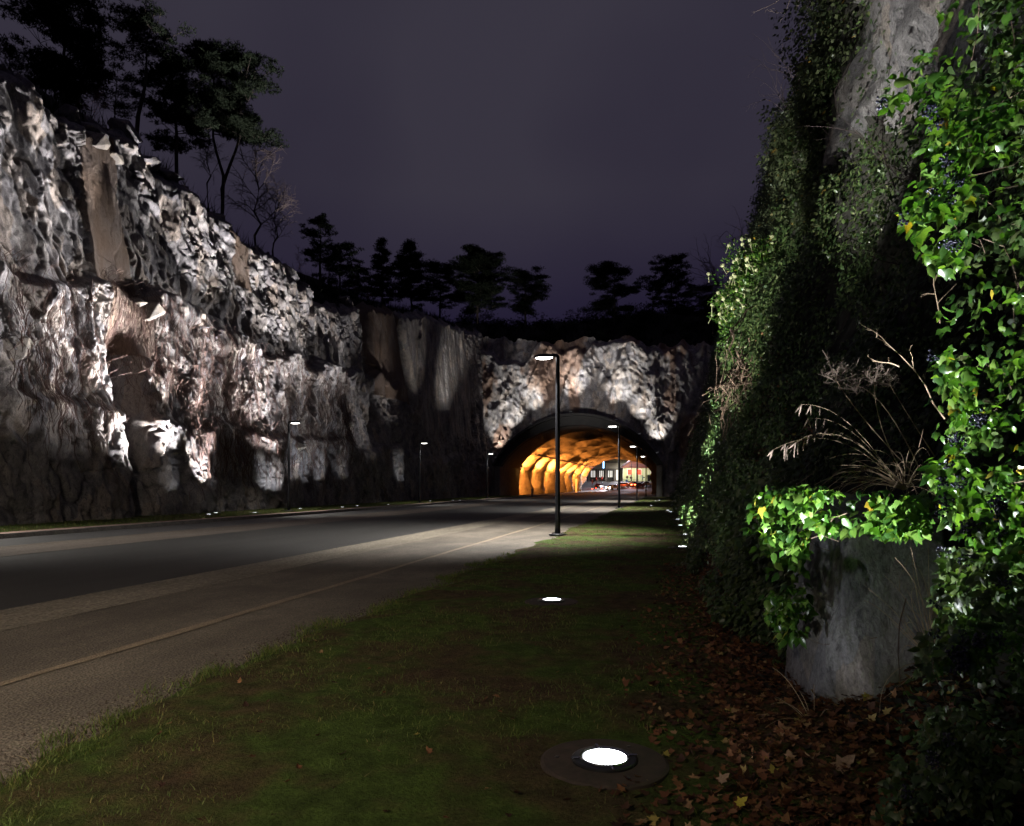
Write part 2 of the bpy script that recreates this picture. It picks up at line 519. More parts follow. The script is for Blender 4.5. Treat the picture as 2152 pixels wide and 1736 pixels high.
# ------------------------------------------------------------------ lights
def spot(parent, loc, aim, power, half, blend=0.5, col=(1, 1, 1), size=0.06):
    d = bpy.data.lights.new('beam', 'SPOT')
    d.energy = power
    d.spot_size = R(2 * half)
    d.spot_blend = blend
    d.color = col
    d.shadow_soft_size = size
    o = bpy.data.objects.new('beam', d)
    COL.objects.link(o)
    o.rotation_euler = Vector(aim).to_track_quat('-Z', 'Y').to_euler()
    o.location = loc
    if parent is not None:
        o.parent = parent
    return o

# ------------------------------------------------------------------ ground, road, verges
def gz(Y):
    return np.interp(Y, [-1e4, 186, 200, 215, 236, 280, 1e4], [0, 0, 0.45, 1.45, 2.95, 3.5, 3.5])

def strip(name, x0, x1, y0, y1, mat, lift, dy=4.0, wob0=0.0, wob1=0.0, nx=2, seed=0, kind='structure'):
    ys = np.arange(y0, y1 + 1e-6, dy)
    us = np.linspace(0, 1, nx)
    Y, U = np.meshgrid(ys, us, indexing='ij')
    a = x0 + wob0 * fbm(Y * 0.9, Y * 0 + 3.3, seed)
    b = x1 + wob1 * fbm(Y * 0.9, Y * 0 + 7.7, seed + 5)
    X = a + (b - a) * U
    V = np.stack([X, Y, gz(Y) + lift], 2).reshape(-1, 3)
    o = link(name, big_mesh(name, V, grid_faces(len(ys), nx)[:, ::-1]), mat)
    o['kind'] = kind
    return o

strip('ground', -600, 600, -300, 1500, M['heath'], -0.03, dy=10, nx=3)
strip('road', -19.5, -6.8, -20, 330, M['asphalt'], 0.0, dy=2)
strip('bus_lane', -18.5, -16.1, -20, 330, M['asphalt_new'], 0.004, dy=2)
strip('median_strip', -16.1, -13.8, -20, 200, M['aggregate'], 0.008, dy=0.5, wob0=0.05, wob1=0.05)
strip('path', -6.9, -2.6, -20, 190, M['path'], 0.004, dy=2)
strip('edge_strip', -7.85, -6.75, -20, 188, M['setts'], 0.010, dy=0.4, wob0=0.04, wob1=0.05)
strip('path_seam', -4.98, -4.86, -8, 100, M['seam'], 0.012, dy=0.25, wob0=0.05, wob1=0.06)
strip('pavement', -19.25, -18.62, -20, 188, M['pavement'], 0.132, dy=2)
strip('left_verge', -27.0, -19.15, -20, 98, M['lawn'], 0.120, dy=2, nx=3)
strip('lane_line', -15.95, -15.87, -20, 90, M['setts'], 0.016, dy=1.0)

# kerb of separate granite stones
kerb = empty('kerb', (-18.55, 40, 0))
tag(kerb, 'low dark granite kerb between the far pavement and the carriageway', 'kerb')
kerb['kind'] = 'structure'
km = MB().box((0, 0, 0.062), (0.14, 0.985, 0.15)).build('kerb_stone', M['kerb'], kerb)
km.location = (0, 12 - 40, 0)
for i in range(1, 96):
    c = km.copy()
    COL.objects.link(c)
    c.parent = kerb
    c.location = (rng.normal(0, 0.004), 12 + i * 1.0 - 40, rng.normal(0, 0.004))

# the lawn, uneven, torn at the path's edge
ys = np.concatenate([np.arange(-6, 14, 0.07), np.arange(14, 40, 0.2), np.arange(40, 98, 0.8)])
us = np.linspace(0, 1, 90)
Y, U = np.meshgrid(ys, us, indexing='ij')
edge = np.interp(Y, [-6, 2.2, 4, 6, 10, 20, 98], [-1.6, -3.05, -3.5, -3.55, -3.45, -3.45, -3.5]) + 0.35 * fbm(Y * 0.8, Y * 0 + 1.3, 21) + 0.10 * fbm(Y * 5, Y * 0 + 1.3, 23)
X = edge + (2.6 - edge) * U
tk = sstep(0.0, 0.045, U)
Z = 0.002 + tk * (0.028 + 0.035 * (fbm(X * 1.3, Y * 1.3, 31) + 0.2) + 0.028 * (fbm(X * 8, Y * 8, 33, 3) + 0.3)) + 0.10 * sstep(0.1, 0.9, X) * 0.6
Z = np.where(U < 0.002, -0.01, Z)
lawn = link('lawn', big_mesh('lawn', np.stack([X, Y, Z], 2).reshape(-1, 3), grid_faces(len(ys), 90)[:, ::-1], True), M['lawn'])
lawn['kind'] = 'structure'

def lawn_h(x, y):
    return 0.030 + 0.035 * (fbm(x * 1.3, y * 1.3, 31) + 0.2) + 0.06 * sstep(0.1, 0.9, x)

def blades(name, x, y, z, h, w, lean, mat):
    N = len(x)
    a = rng.uniform(0, 2 * math.pi, N)
    b = rng.uniform(0, 2 * math.pi, N)
    P = np.stack([x, y, z], 1)
    wd = np.stack([np.cos(a), np.sin(a), 0 * a], 1) * w[:, None]
    ld = np.stack([np.cos(b), np.sin(b), 0 * b], 1) * (lean * h)[:, None]
    up = np.array([0, 0, 1.0])
    m = P + ld * 0.35 + up * (h * 0.62)[:, None]
    t = P + ld + up * h[:, None]
    V = np.stack([P - wd, P + wd, m + wd * 0.6, m - wd * 0.6, t], 1).reshape(-1, 3)
    o = np.arange(N)[:, None] * 5
    F = np.concatenate([o + np.array([[0, 1, 2]]), o + np.array([[0, 2, 3]]), o + np.array([[3, 2, 4]])], 0)
    return link(name, big_mesh(name, V, F), mat)

N = 60000
gy = 1.6 + rng.random(N) ** 1.7 * 14
gx = rng.uniform(-3.9, 0.6, N)
keep = (fbm(gx * 0.9, gy * 0.9, 77) + 0.25 * fbm(gx * 6, gy * 6, 78) > -0.12 + 0.25 * rng.random(N))
ed = np.interp(gy, [-6, 2.2, 4, 6, 10, 20, 98], [-1.6, -3.05, -3.5, -3.55, -3.45, -3.45, -3.5])
keep &= gx > ed + 0.15 * rng.random(N)
for cx, cy in ((0.49 * RGT + 3.84 * FWD)[:2], (0.508 * RGT + 9.15 * FWD)[:2]):
    keep &= (gx - cx) ** 2 + (gy - cy) ** 2 > 0.33 ** 2
gx, gy = gx[keep], gy[keep]
n_ = len(gx)
g = blades('grass', gx, gy, lawn_h(gx, gy) - 0.012, rng.uniform(0.018, 0.06, n_), rng.uniform(0.0013, 0.0026, n_) * (1 + gy / 9), rng.uniform(0.2, 1.3, n_), M['grass'])
g['kind'] = 'stuff'
N = 5200
ty = 2.0 + rng.random(160) ** 1.5 * 13
tx = np.interp(ty, [-6, 2.2, 4, 6, 10, 20, 98], [-1.6, -3.05, -3.5, -3.55, -3.45, -3.45, -3.5]) + 0.35 * fbm(ty * 0.8, ty * 0 + 1.3, 21) + rng.normal(0.08, .13, 160)
ti = rng.integers(0, 160, N)
gx, gy = tx[ti] + rng.normal(0, .045, N), ty[ti] + rng.normal(0, .06, N)
tuft_grass = blades('grass', gx, gy, 0.004 + 0 * gx, rng.uniform(0.02, 0.10, N), rng.uniform(0.0012, 0.0026, N) * (1 + gy / 9), rng.uniform(0.3, 1.5, N), M['grass'])
tuft_grass['kind'] = 'stuff'
# crumbs of earth and gravel spilt over the path
N = 3000
gy = 1.8 + rng.random(N) ** 1.6 * 13
gx = np.interp(gy, [-6, 2.2, 4, 6, 10, 20, 98], [-1.6, -3.05, -3.5, -3.55, -3.45, -3.45, -3.5]) + 0.35 * fbm(gy * 0.8, gy * 0 + 1.3, 21) - np.abs(rng.normal(0, .16, N)) + .06
cs = rng.uniform(.003, .014, N)[:, None, None]
T4 = np.array([(1, 0, -.5), (-.6, .8, -.5), (-.5, -.9, -.5), (0, 0, .8)])
V = np.stack([gx, gy, 0.008 + 0 * gx], 1)[:, None] + cs * T4[None] * rng.uniform(.6, 1.3, (N, 4, 3))
F = (np.array([(0, 1, 3), (1, 2, 3), (2, 0, 3)])[None] + np.arange(N)[:, None, None] * 4).reshape(-1, 3)
cr_o = link('earth_crumbs', big_mesh('earth_crumbs', V.reshape(-1, 3), F), M['soil'])
cr_o['kind'] = 'stuff'
N = 26000
gy = rng.uniform(15, 96, N)
gx = rng.uniform(-3.3, 0.5, N)
g2 = blades('grass', gx, gy, 0.02 + 0 * gx, rng.uniform(0.03, 0.07, N), rng.uniform(0.004, 0.009, N), rng.uniform(0.2, 1.0, N), M['grass'])
g2['kind'] = 'stuff'
N = 30000
gy = rng.uniform(17, 97, N)
gx = rng.uniform(-23.4, -19.2, N)
g3 = blades('grass', gx, gy, 0.115 + 0 * gx, rng.uniform(0.03, 0.09, N), rng.uniform(0.005, 0.011, N), rng.uniform(0.2, 1.0, N), M['grass'])
g3['kind'] = 'stuff'

# ------------------------------------------------------------------ left rock cutting
XTOP = 25.7
ridge_px = [(-260, 120), (-120, 110), (0, 150), (40, 165), (100, 212), (140, 245), (200, 255), (245, 262), (290, 272), (315, 310), (340, 350), (372, 362), (405, 360), (440, 395), (480, 432), (520, 480),
            (560, 525), (600, 545), (640, 580), (675, 618), (715, 640), (760, 632), (820, 640), (870, 652), (915, 656), (960, 672), (1000, 690), (1060, 690)]
RY, RH = [], []
for px, py in ridge_px:
    u = (px - 1076) / 1494.4
    zc = XTOP / (math.sin(TH) - u * math.cos(TH))
    RY.append(zc * (math.cos(TH) + u * math.sin(TH)))
    RH.append((1021 - py) / 1494.4 * zc + CAMZ)
def ridge(Y):
    return np.interp(Y, RY, RH)
def baseX(Y):
    return np.interp(Y, [10, 20, 40, 60, 80, 97, 120], [-22.2, -22.5, -23.6, -23.9, -24.3, -24.8, -25.0])

def slab_mask(Y, z):               # smooth weathered joint planes
    m = np.zeros_like(Y)
    w = Y + 0.35 * vnoise(Y * 0, z * 0.8, 91) + 0.10 * z * 0
    m = np.maximum(m, ((w > 27.0 - 0.05 * z) & (w < 28.7 + 0.14 * (15 - z) * (z < 15))) & (z > 7.5))
    m = np.maximum(m, ((w > 38.0) & (w < 39.8)) & (z > 13.6))
    m = np.maximum(m, ((w > 58.5) & (w < 66.5)) & (z > 9.5))
    return m.astype(float)

def slab_pale(Y, z):
    return (sstep(66.5, 67.5, Y) * (1 - sstep(90, 92, Y)) * sstep(6.5, 8, z))

def left_face(Y, z):
    wy = Y + 0.55 * fbm(Y * 0.5, z * 0.5, 3)
    wz = z + 0.55 * fbm(Y * 0.5 + 40, z * 0.5, 4)
    b1 = 4.3 + 1.1 * vnoise(Y / 5.0, Y * 0, 11) + 0.9 * vnoise(Y / 1.7, Y * 0, 12)
    b2 = 10.3 + 1.3 * vnoise(Y / 6.0, Y * 0, 13) + 1.6 * vnoise(Y / 2.2, Y * 0, 14)
    far = 1 - sstep(60, 68, Y)
    lowslab = sstep(10, 40, Y)
    s1 = (0.15 + 0.38 * (vnoise(Y / 3.5, Y * 0, 15) + 0.5))
    s2 = (0.22 + 0.45 * (vnoise(Y / 4.0, Y * 0, 16) + 0.5)) * far
    set_ = 0.095 * z + s1 * sstep(b1, b1 + 0.45, z) + s2 * sstep(b2, b2 + 0.4, z)
    lip = 0.05 * sstep(b1 - 1.2, b1 - 0.1, z) * (1 - sstep(b1, b1 + 0.3, z)) + 0.16 * far * sstep(b2 - 1.3, b2 - 0.1, z) * (1 - sstep(b2, b2 + 0.3, z))
    sm = np.maximum(slab_mask(Y, z), 0.9 * slab_pale(Y, z))
    rough = 1 - 0.88 * sm
    low = 1 - 0.55 * (1 - sstep(b1 - 1.6, b1, z))
    d = 0.20 * facet(wy, wz * 0.6, 3.6, 9.0, 101, 0.8, 0.9)
    d = d + rough * (low * facet(wy, wz, 1.5, 9.0, 105, 0.12, 0.30)
                     + low * 0.48 * tin(Y + 0.08 * z, z, 1.3, 4.6, 111)
                     + low * 0.38 * tin(Y - 0.10 * z, z, 0.62, 1.5, 121)
                     + 0.27 * tin(Y + 0.3 * z, z, 0.36, 0.55, 131)
                     + 0.17 * tin(Y, z, 0.17, 0.25, 141))
    d = d + rough * 0.04 * fbm(Y * 5, z * 1.2, 6, 4) + (1 - rough) * (0.05 * fbm(Y * 1.2, z * 0.7, 7, 4) + 0.10 * tin(Y, z, 1.1, 2.2, 151))
    cr = np.abs(fbm(Y * 0.55 + 0.18 * z, z * 0.16, 18, 3, 0.55))
    d = d - 0.30 * (1 - sstep(0.0, 0.035, cr)) * rough
    cr = np.abs(fbm(Y * 0.35, z * 0.8, 19, 4, 0.6))
    d = d - 0.20 * (1 - sstep(0.0, 0.03, cr)) * rough
    # half-barrels of the drill rods
    g = (Y + 0.03 * z) / 0.82
    k = np.floor(g)
    dg = np.abs(g - k - 0.5 - 0.25 * (_h(k, k * 0, 55) - 0.5)) * 0.82
    on = (_h(k, k * 0, 56) > 0.45) & (z > b2 + 0.5 + 3 * (_h(k, k * 0, 57) - 0.3))
    d = d - 0.11 * on * (1 - sstep(0.02, 0.075, dg)) * rough
    # projecting prow high on the wall with a big recess under it
    d = d - 0.6 * np.exp(-((Y - 35.5) / 2.4) ** 2 - ((z - 11.3) / 0.9) ** 2)
    d = d + 0.45 * np.exp(-((Y - 36.5) / 1.3) ** 2 - ((z - 9.6) / 1.0) ** 2)
    # deep vertical cleft
    d = d - 1.4 * np.exp(-((Y - 27.3 - 0.05 * (8 - z)) / 0.75) ** 2) * (1 - sstep(7, 9.5, z))
    d = d - 1.6 * np.exp(-((Y - 57.5 + 0.12 * (10 - z)) / 0.8) ** 2) * sstep(4, 7, z)
    d = d - 1.2 * np.exp(-((Y - 67.0 - 0.22 * (12 - z)) / 0.7) ** 2) * sstep(3, 5, z)
    return baseX(Y) - set_ + lip + d

ys = [12.0]
while ys[-1] < 101:
    ys.append(ys[-1] + max(0.06, 0.0016 * ys[-1]))
ys = np.array(ys)
nt_ = 300
ts = np.linspace(0, 1, nt_)
Y, T = np.meshgrid(ys, ts, indexing='ij')
H = ridge(Y) + 0.7 * fbm(Y * 0.8, Y * 0, 41, 4, 0.6)
Zf = -0.3 + T * (H + 0.3)
Xf = left_face(Y, Zf)
Xf = Xf - 0.9 * sstep(0.955, 1.0, T)
cl = big_mesh('rock_cliff', np.stack([Xf, Y, Zf], 2).reshape(-1, 3), grid_faces(len(ys), nt_)[:, ::-1])
streak = np.clip(slab_mask(Y, Zf) * (0.8 + 0.4 * vnoise(Y * 2, Zf * 0.8, 9)), 0, 1)
fattr(cl, 'rust', streak)
cliff = link('rock_cliff', cl, M['rock'])
tag(cliff, 'tall blasted granite cutting lit from below along the far side of the road', 'rock cliff', kind='structure')

# the wooded ground above the left cutting
us = np.array([0, 0.8, 2, 4, 7, 12, 20, 40, 80])
Yp, Up = np.meshgrid(ys[::6], us, indexing='ij')
Xp = left_face(ys[::6], H[::6, -1])[:, None] - 0.9 - Up
Zp = H[::6, -1][:, None] - 0.12 + 0.58 * np.minimum(Up, 6) * (1 - sstep(55, 75, Yp) * .7) + 0.05 * np.maximum(Up - 6, 0) + np.minimum(Up, 2) * 0.5 * (fbm(Yp * 0.7, Up * 0.7, 44))
hl = link('hillside', big_mesh('hillside', np.stack([Xp, Yp, Zp], 2).reshape(-1, 3), grid_faces(len(ys[::6]), len(us)), True), M['heath'])
hl['kind'] = 'structure'

# loose and projecting blocks of the cutting
def rock_block(seed, s, flat=1.0):
    r = np.random.default_rng(seed)
    import bmesh
    bm = bmesh.new()
    for k in range(15):
        v = r.normal(size=3)
        v /= np.abs(v).max() ** 0.75 * np.linalg.norm(v) ** 0.25
        bm.verts.new((v[0] * s[0], v[1] * s[1], v[2] * s[2]))
    res = bmesh.ops.convex_hull(bm, input=bm.verts)
    junk = [g for g in res['geom_interior'] + res['geom_unused'] if isinstance(g, bmesh.types.BMVert)]
    if junk:
        bmesh.ops.delete(bm, geom=list(set(junk)), context='VERTS')
    bmesh.ops.bevel(bm, geom=list(bm.edges), offset=0.05 * min(s), segments=1, affect='EDGES')
    me = bpy.data.meshes.new('rock_block')
    bm.to_mesh(me)
    bm.free()
    return me
block_meshes = [rock_block(500 + k, (0.5, 0.75, 0.42)) for k in range(8)]
pale_meshes = [rock_block(700 + k, (0.55, 0.85, 0.42)) for k in range(3)]
for b in block_meshes:
    b.materials.append(M['rock'])
for b in pale_meshes:
    b.materials.append(M['slab'])
def put_block(me, loc, sc, rot, parent):
    o = bpy.data.objects.new('rock_block', me)
    COL.objects.link(o)
    o.parent = parent
    o.location = loc
    o.scale = sc
    o.rotation_euler = rot
    return o
for k in range(70):
    y = rng.uniform(21, 60)
    if k < 26:
        z = float(ridge(y)) - rng.uniform(-0.15, 0.5)
    elif k < 48:
        z = rng.uniform(9.4, 11.0)
    else:
        z = rng.uniform(3.8, 5.2)
    x = float(left_face(np.array([y]), np.array([z]))[0]) - (0.72 if k < 26 else 0.48 if k < 48 else 0.80)
    s = rng.uniform(0.45, 1.15)
    put_block(block_meshes[k % 8], (x, y, z), (s, s * rng.uniform(0.8, 1.5), s), tuple(rng.uniform(-0.6, 0.6, 3)), cliff)
for px, py, sc in ((275, 284, 1.1), (315, 320, 0.9), (335, 655, 1.25), (310, 640, 0.8), (20, 735, 1.1), (30, 850, 0.8), (640, 945, 1.0)):
    u = (px - 1076) / 1494.4
    zc = 23.6 / (math.sin(TH) - u * math.cos(TH))
    p = at(px, py, zc)
    y, z = p[1], p[2]
    x = float(left_face(np.array([y]), np.array([z]))[0])
    put_block(pale_meshes[int(px) % 3], (x - 0.36, y, z), (sc, sc, sc), (0.4 + rng.uniform(-0.2, 0.2), 0.25, rng.uniform(-0.4, 0.4)), cliff)

# ------------------------------------------------------------------ portal rock face
PX, PY = -12.85, 97.0              # the mouth of the tunnel
W_IN, SPR_IN, TOP_IN = 10.8, 4.2, 9.85
W_OUT, SPR_OUT, TOP_OUT = 11.45, 4.3, 11.1
def arch(w, spr, top, n):
    rise = top - spr
    rad = (w * w + rise * rise) / (2 * rise)
    a = math.asin(w / rad)
    return [(rad * math.sin(t), top - rad + rad * math.cos(t)) for t in np.linspace(-a, a, n)]
def arch_top(dx, w, spr, top):
    rise = top - spr
    rad = (w * w + rise * rise) / (2 * rise)
    return top - rad + np.sqrt(np.maximum(rad * rad - dx * dx, 0))

xs = np.arange(-32, 12, 0.115)
nt_ = 215
Xg, T = np.meshgrid(xs, np.linspace(0, 1, nt_), indexing='ij')
Hp = np.interp(Xg, [-32, -24, -20, -12, -6, 0, 12], [24, 23.2, 22.3, 22.6, 22.2, 21.5, 20]) + 1.4 * fbm(Xg * 0.35, Xg * 0, 61, 4, 0.6)
Zg = -0.2 + T * (Hp + 0.2)
wx = Xg + 0.6 * fbm(Xg * 0.4, Zg * 0.4, 63)
wz = Zg + 0.8 * fbm(Xg * 0.4 + 9, Zg * 0.4, 64)
bnch = 20.3 + 3.0 * vnoise(Xg / 3.0, Xg * 0, 65) + 1.8 * vnoise(Xg / 1.1, Xg * 0, 66)
atop = arch_top(np.clip(Xg - PX, -W_OUT, W_OUT), W_OUT, SPR_OUT, TOP_OUT)
near = 1 - sstep(0.3, 3.5, Zg - atop)
dd = (1 - 0.5 * near) * (0.30 * facet(wx, wz, 2.6, 8.0, 301, 0.75, 1.0) + 0.16 * facet(wx, wz, 1.2, 4.0, 305, .5, .8) + 0.80 * tin(Xg + .06 * Zg, Zg, 1.4, 5.2, 311)
     + 0.50 * tin(Xg - .1 * Zg, Zg, 0.65, 1.7, 321) + 0.26 * tin(Xg + .3 * Zg, Zg, .36, .52, 331)) + 0.05 * fbm(Xg * 3, Zg * 1.5, 68, 4)
Yg = PY + 0.75 + 0.09 * np.maximum(Zg - 4, 0) + 1.5 * sstep(bnch, bnch + 0.9, Zg) - dd
inside = (np.abs(Xg - PX) < W_OUT - 0.5) & (Zg < arch_top(Xg - PX, W_OUT - 0.5, SPR_OUT, TOP_OUT - 0.6))
idx = grid_faces(len(xs), nt_)
bad = inside.ravel()[idx].any(1)
pf = big_mesh('rock_face', np.stack([Xg, Yg, Zg], 2).reshape(-1, 3), idx[~bad])
fattr(pf, 'rust', 0.7 * sstep(0.12, 0.3, fbm(Xg * 0.3, Zg * 0.12, 69)))
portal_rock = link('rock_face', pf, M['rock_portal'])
tag(portal_rock, 'jagged floodlit rock face rising above the tunnel mouth', 'rock face', kind='structure')

# wooded ground on top of the tunnel
xs2 = np.linspace(-70, 60, 90)
us = np.linspace(0, 1, 30) ** 1.4
Xh, U = np.meshgrid(xs2, us, indexing='ij')
Yh = PY + 5.2 + U * 78
Zh = 21.4 + 7.0 * sstep(-0.02, 0.17, U) + 1.2 * fbm(Xh * 0.15, Yh * 0.15, 71) - 6 * sstep(0.75, 1, U)
ht = link('hilltop', big_mesh('hilltop', np.stack([Xh, Yh, Zh], 2).reshape(-1, 3), grid_faces(90, 30)[:, ::-1], True), M['heath'])
ht['kind'] = 'structure'

# ------------------------------------------------------------------ concrete portal
portal = empty('tunnel_portal', (PX, PY, 0))
tag(portal, 'wide dark concrete arch framing the tunnel mouth under the rock face', 'tunnel portal')
ao, ai = arch(W_OUT, SPR_OUT, TOP_OUT, 49), arch(W_IN, SPR_IN, TOP_IN, 49)
def sweep(secs, ya, yb):            # a closed ring between two arches, swept from ya to yb
    b = MB()
    n = len(secs[0])
    V, F = [], []
    for y in (ya, yb):
        for s in secs:
            V += [(p[0], y, p[1]) for p in s]
    o = lambda yi, si, k: (yi * 2 + si) * n + k
    for k in range(n - 1):
        F.append((o(0, 0, k), o(0, 0, k + 1), o(0, 1, k + 1), o(0, 1, k)))
        F.append((o(1, 0, k), o(1, 1, k), o(1, 1, k + 1), o(1, 0, k + 1)))
        F.append((o(0, 0, k), o(1, 0, k), o(1, 0, k + 1), o(0, 0, k + 1)))
        F.append((o(0, 1, k), o(0, 1, k + 1), o(1, 1, k + 1), o(1, 1, k)))
    for k in (0, n - 1):
        F.append((o(0, 0, k), o(0, 1, k), o(1, 1, k), o(1, 0, k)))
    return b.add(V, F)
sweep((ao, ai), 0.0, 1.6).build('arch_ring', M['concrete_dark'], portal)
ao2 = arch(W_OUT + 0.25, SPR_OUT, TOP_OUT + 0.28, 49)
ai2 = arch(W_OUT - 0.05, SPR_OUT - 0.05, TOP_OUT - 0.03, 49)
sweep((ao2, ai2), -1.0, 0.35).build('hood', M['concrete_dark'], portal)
for s in (-1, 1):
    MB().box((s * (W_OUT + W_IN) / 2, 0.8, SPR_IN / 2), (W_OUT - W_IN + 0.02, 1.58, SPR_IN)).build('pillar', M['concrete'], portal)
    MB().box((s * (W_IN + 0.35), 7.4, SPR_IN / 2), (0.7, 11.6, SPR_IN)).build('side_wall', M['concrete'], portal)
    MB().tube([(s * (W_OUT + 0.12), -0.1, 0), (s * (W_OUT + 0.12), -0.1, 4.6)], 0.07, 6).build('drain_pipe', M['galv'], portal)
bo = arch(W_IN + 0.7, SPR_IN - 0.1, TOP_IN + 0.7, 49)
sweep((bo, ai), 1.61, 13.2).build('barrel', M['concrete'], portal)

# small floodlights standing on the hood, washing the rock above it
fl_labels = ['small floodlight at the foot of the arch hood on the left pillar side', 'small floodlight second from the left along the arch hood',
             'small floodlight on the left shoulder of the arch hood', 'small floodlight on the crown of the arch hood',
             'small floodlight on the right shoulder of the arch hood', 'small floodlight second from the right along the arch hood',
             'small floodlight at the foot of the arch hood on the right pillar side']
fl0 = None
for k, (dx, pw, tilt) in enumerate(((-11.2, 5200, 0.16), (-9.2, 6000, 0.10), (-6.2, 4200, 0.12), (-0.6, 7500, 0.12), (5.6, 6200, 0.10), (8.6, 6500, 0.10), (10.9, 5500, 0.06))):
    zt = float(arch_top(np.array([dx]), W_OUT + 0.25, SPR_OUT, TOP_OUT + 0.28)[0])
    if fl0 is None:
        fl0 = empty('floodlight', (0, 0, 0))
        MB().box((0, 0, 0.05), (0.3, 0.16, 0.1)).box((0, 0, 0.14), (0.05, 0.05, 0.1)).build('bracket', M['black_ring'], fl0)
        MB().box((0, 0, 0.235), (0.34, 0.22, 0.09)).build('housing', M['black_ring'], fl0)
        MB().box((0, 0, 0.285), (0.30, 0.18, 0.008)).build('lens', M['glass_dim'], fl0)
        f = fl0
    else:
        f = copy_tree(fl0, None, False)
    f.location = (PX + dx, PY - 0.82, zt - 0.03)
    tag(f, fl_labels[k], 'floodlight', 'floodlights along the tunnel arch')
    spot(f, (0, 0, 0.32), (0.02, tilt + 0.26, 1), pw * (0.55 if abs(dx) > 8 else 0.95), 29, 0.9, (1.0, 0.975, 0.94))

# ------------------------------------------------------------------ inside the tunnel
yt = np.arange(PY + 9.5, 189, 0.3)
nq = 110
q = np.linspace(0, 1, nq)
sec = []
per_w, arc = SPR_IN + 0.2, arch(W_IN + 0.9, SPR_IN, TOP_IN + 0.7, 81)
sec = [(-(W_IN + 0.9), z) for z in np.linspace(-0.1, SPR_IN, 22)[:-1]] + arc + [((W_IN + 0.9), z) for z in np.linspace(SPR_IN, -0.1, 22)[1:]]
sec = np.array(sec)
nq = len(sec)
cen = np.array([0, 1.5])
nrm = cen - sec
nrm /= np.linalg.norm(nrm, axis=1)[:, None]
Yt, Q = np.meshgrid(yt, np.arange(nq), indexing='ij')
qq = Q / nq
ph = (Yt - 111.5 + 5.5 * np.sin(qq * math.pi) + 1.6 * fbm(Yt * 0.12, qq * 9, 81) + 1.2 * vnoise(Yt * 0.3, qq * 16, 85)) / 12.6
fr = ph - np.floor(ph)
rib = np.where(fr < 0.40, sstep(0.0, 0.40, fr), 1 - sstep(0.40, 0.80, fr))
bulge = 2.1 * rib * (0.75 + 0.5 * vnoise(Yt * 0.2, qq * 7, 82)) + 0.30 * fbm(Yt * 0.5, qq * 22, 83, 5) + 0.30 * tin(Yt, qq * 26, 1.6, 1.3, 86) + 0.35
bulge = np.where(Yt < PY + 12, 0.2, bulge)
P2 = sec[None, :, :] + nrm[None, :, :] * bulge[..., None]
V = np.stack([PX + P2[..., 0], Yt, P2[..., 1] + gz(Yt)], 2).reshape(-1, 3)
shot, n, l, p = new_mat('shotcrete')
tc = nd(n, 'ShaderNodeTexCoord')
t1 = nd(n, 'ShaderNodeTexNoise', Scale=1.1, Detail=7.0, Roughness=0.65)
t2 = nd(n, 'ShaderNodeTexNoise', Scale=9.0, Detail=5.0, Roughness=0.7)
l.new(tc.outputs['Object'], t1.inputs[0]); l.new(tc.outputs['Object'], t2.inputs[0])
c = ramp(n, l, t1.outputs['Fac'], [(0.28, (0.06, 0.045, 0.03)), (0.42, (0.20, 0.16, 0.12)), (0.7, (0.33, 0.28, 0.21))])
l.new(c, p.inputs['Base Color'])
p.inputs['Roughness'].default_value = 0.85
b = nd(n, 'ShaderNodeBump', Strength=0.7, Distance=0.12)
l.new(t2.outputs['Fac'], b.inputs['Height']); l.new(b.outputs[0], p.inputs['Normal'])
lin = link('tunnel_lining', big_mesh('tunnel_lining', V, grid_faces(len(yt), nq)), shot)
lin['kind'] = 'structure'

tray = empty('cable_tray', (-19.3, 102, 6.0))
tag(tray, 'long cable tray hung on rods along the left side of the tunnel', 'cable tray')
b = MB()
b.box((0, 40, 0), (0.5, 80, 0.03)).box((-0.25, 40, 0.06), (0.03, 80, 0.12)).box((0.25, 40, 0.06), (0.03, 80, 0.12))
b.build('tray', M['galv'], tray)
for k in range(11):
    y = 1.0 + k * 7.6
    for s in (-0.24, 0.24):
        MB().tube([(s, y, 0), (s, y, 1.15)], 0.022, 5).build('hanger', M['galv'], tray)
    MB().box((0.4, y, 1.17), (2.2, 0.07, 0.07)).build('cross_arm', M['galv'], tray)

tl0 = None
for k in range(7):
    y = 108.9 + k * 12.6
    if tl0 is None:
        tl0 = empty('tunnel_lamp', (0, 0, 0))
        MB().box((0, 0, 0.08), (0.32, 1.3, 0.12)).build('housing', M['galv'], tl0)
        MB().box((0, 0, 0.012), (0.24, 1.2, 0.012)).build('lens', M['sodium'], tl0)
        f = tl0
    else:
        f = copy_tree(tl0, None, False)
    f.location = (-22.95, y, 4.3)
    tag(f, ['nearest amber tunnel lamp behind the rock rib', 'amber tunnel lamp second from the mouth behind the rock rib', 'amber tunnel lamp third from the mouth behind the rock rib',
            'amber tunnel lamp midway behind a rock rib of the tunnel wall', 'amber tunnel lamp just past the middle of the tunnel wall', 'amber tunnel lamp second from the far end of the tunnel wall',
            'farthest amber tunnel lamp at the far end of the tunnel wall'][k], 'lamp', 'amber lamps along the tunnel')
    for dz, aim, pw in ((-3.3, (0.10, 0.9, 0.25), 1100), (-0.4, (0.12, 0.9, 0.1), 1100), (0.35, (0.42, 0.8, 0.75), 8500)):
        spot(f, (0.05, 0.25 + 1.2 * (k == 0), dz), aim, pw * (0.9 if k == 0 else 1.25), 64, 0.5, (1.0, 0.35, 0.065), 0.2)

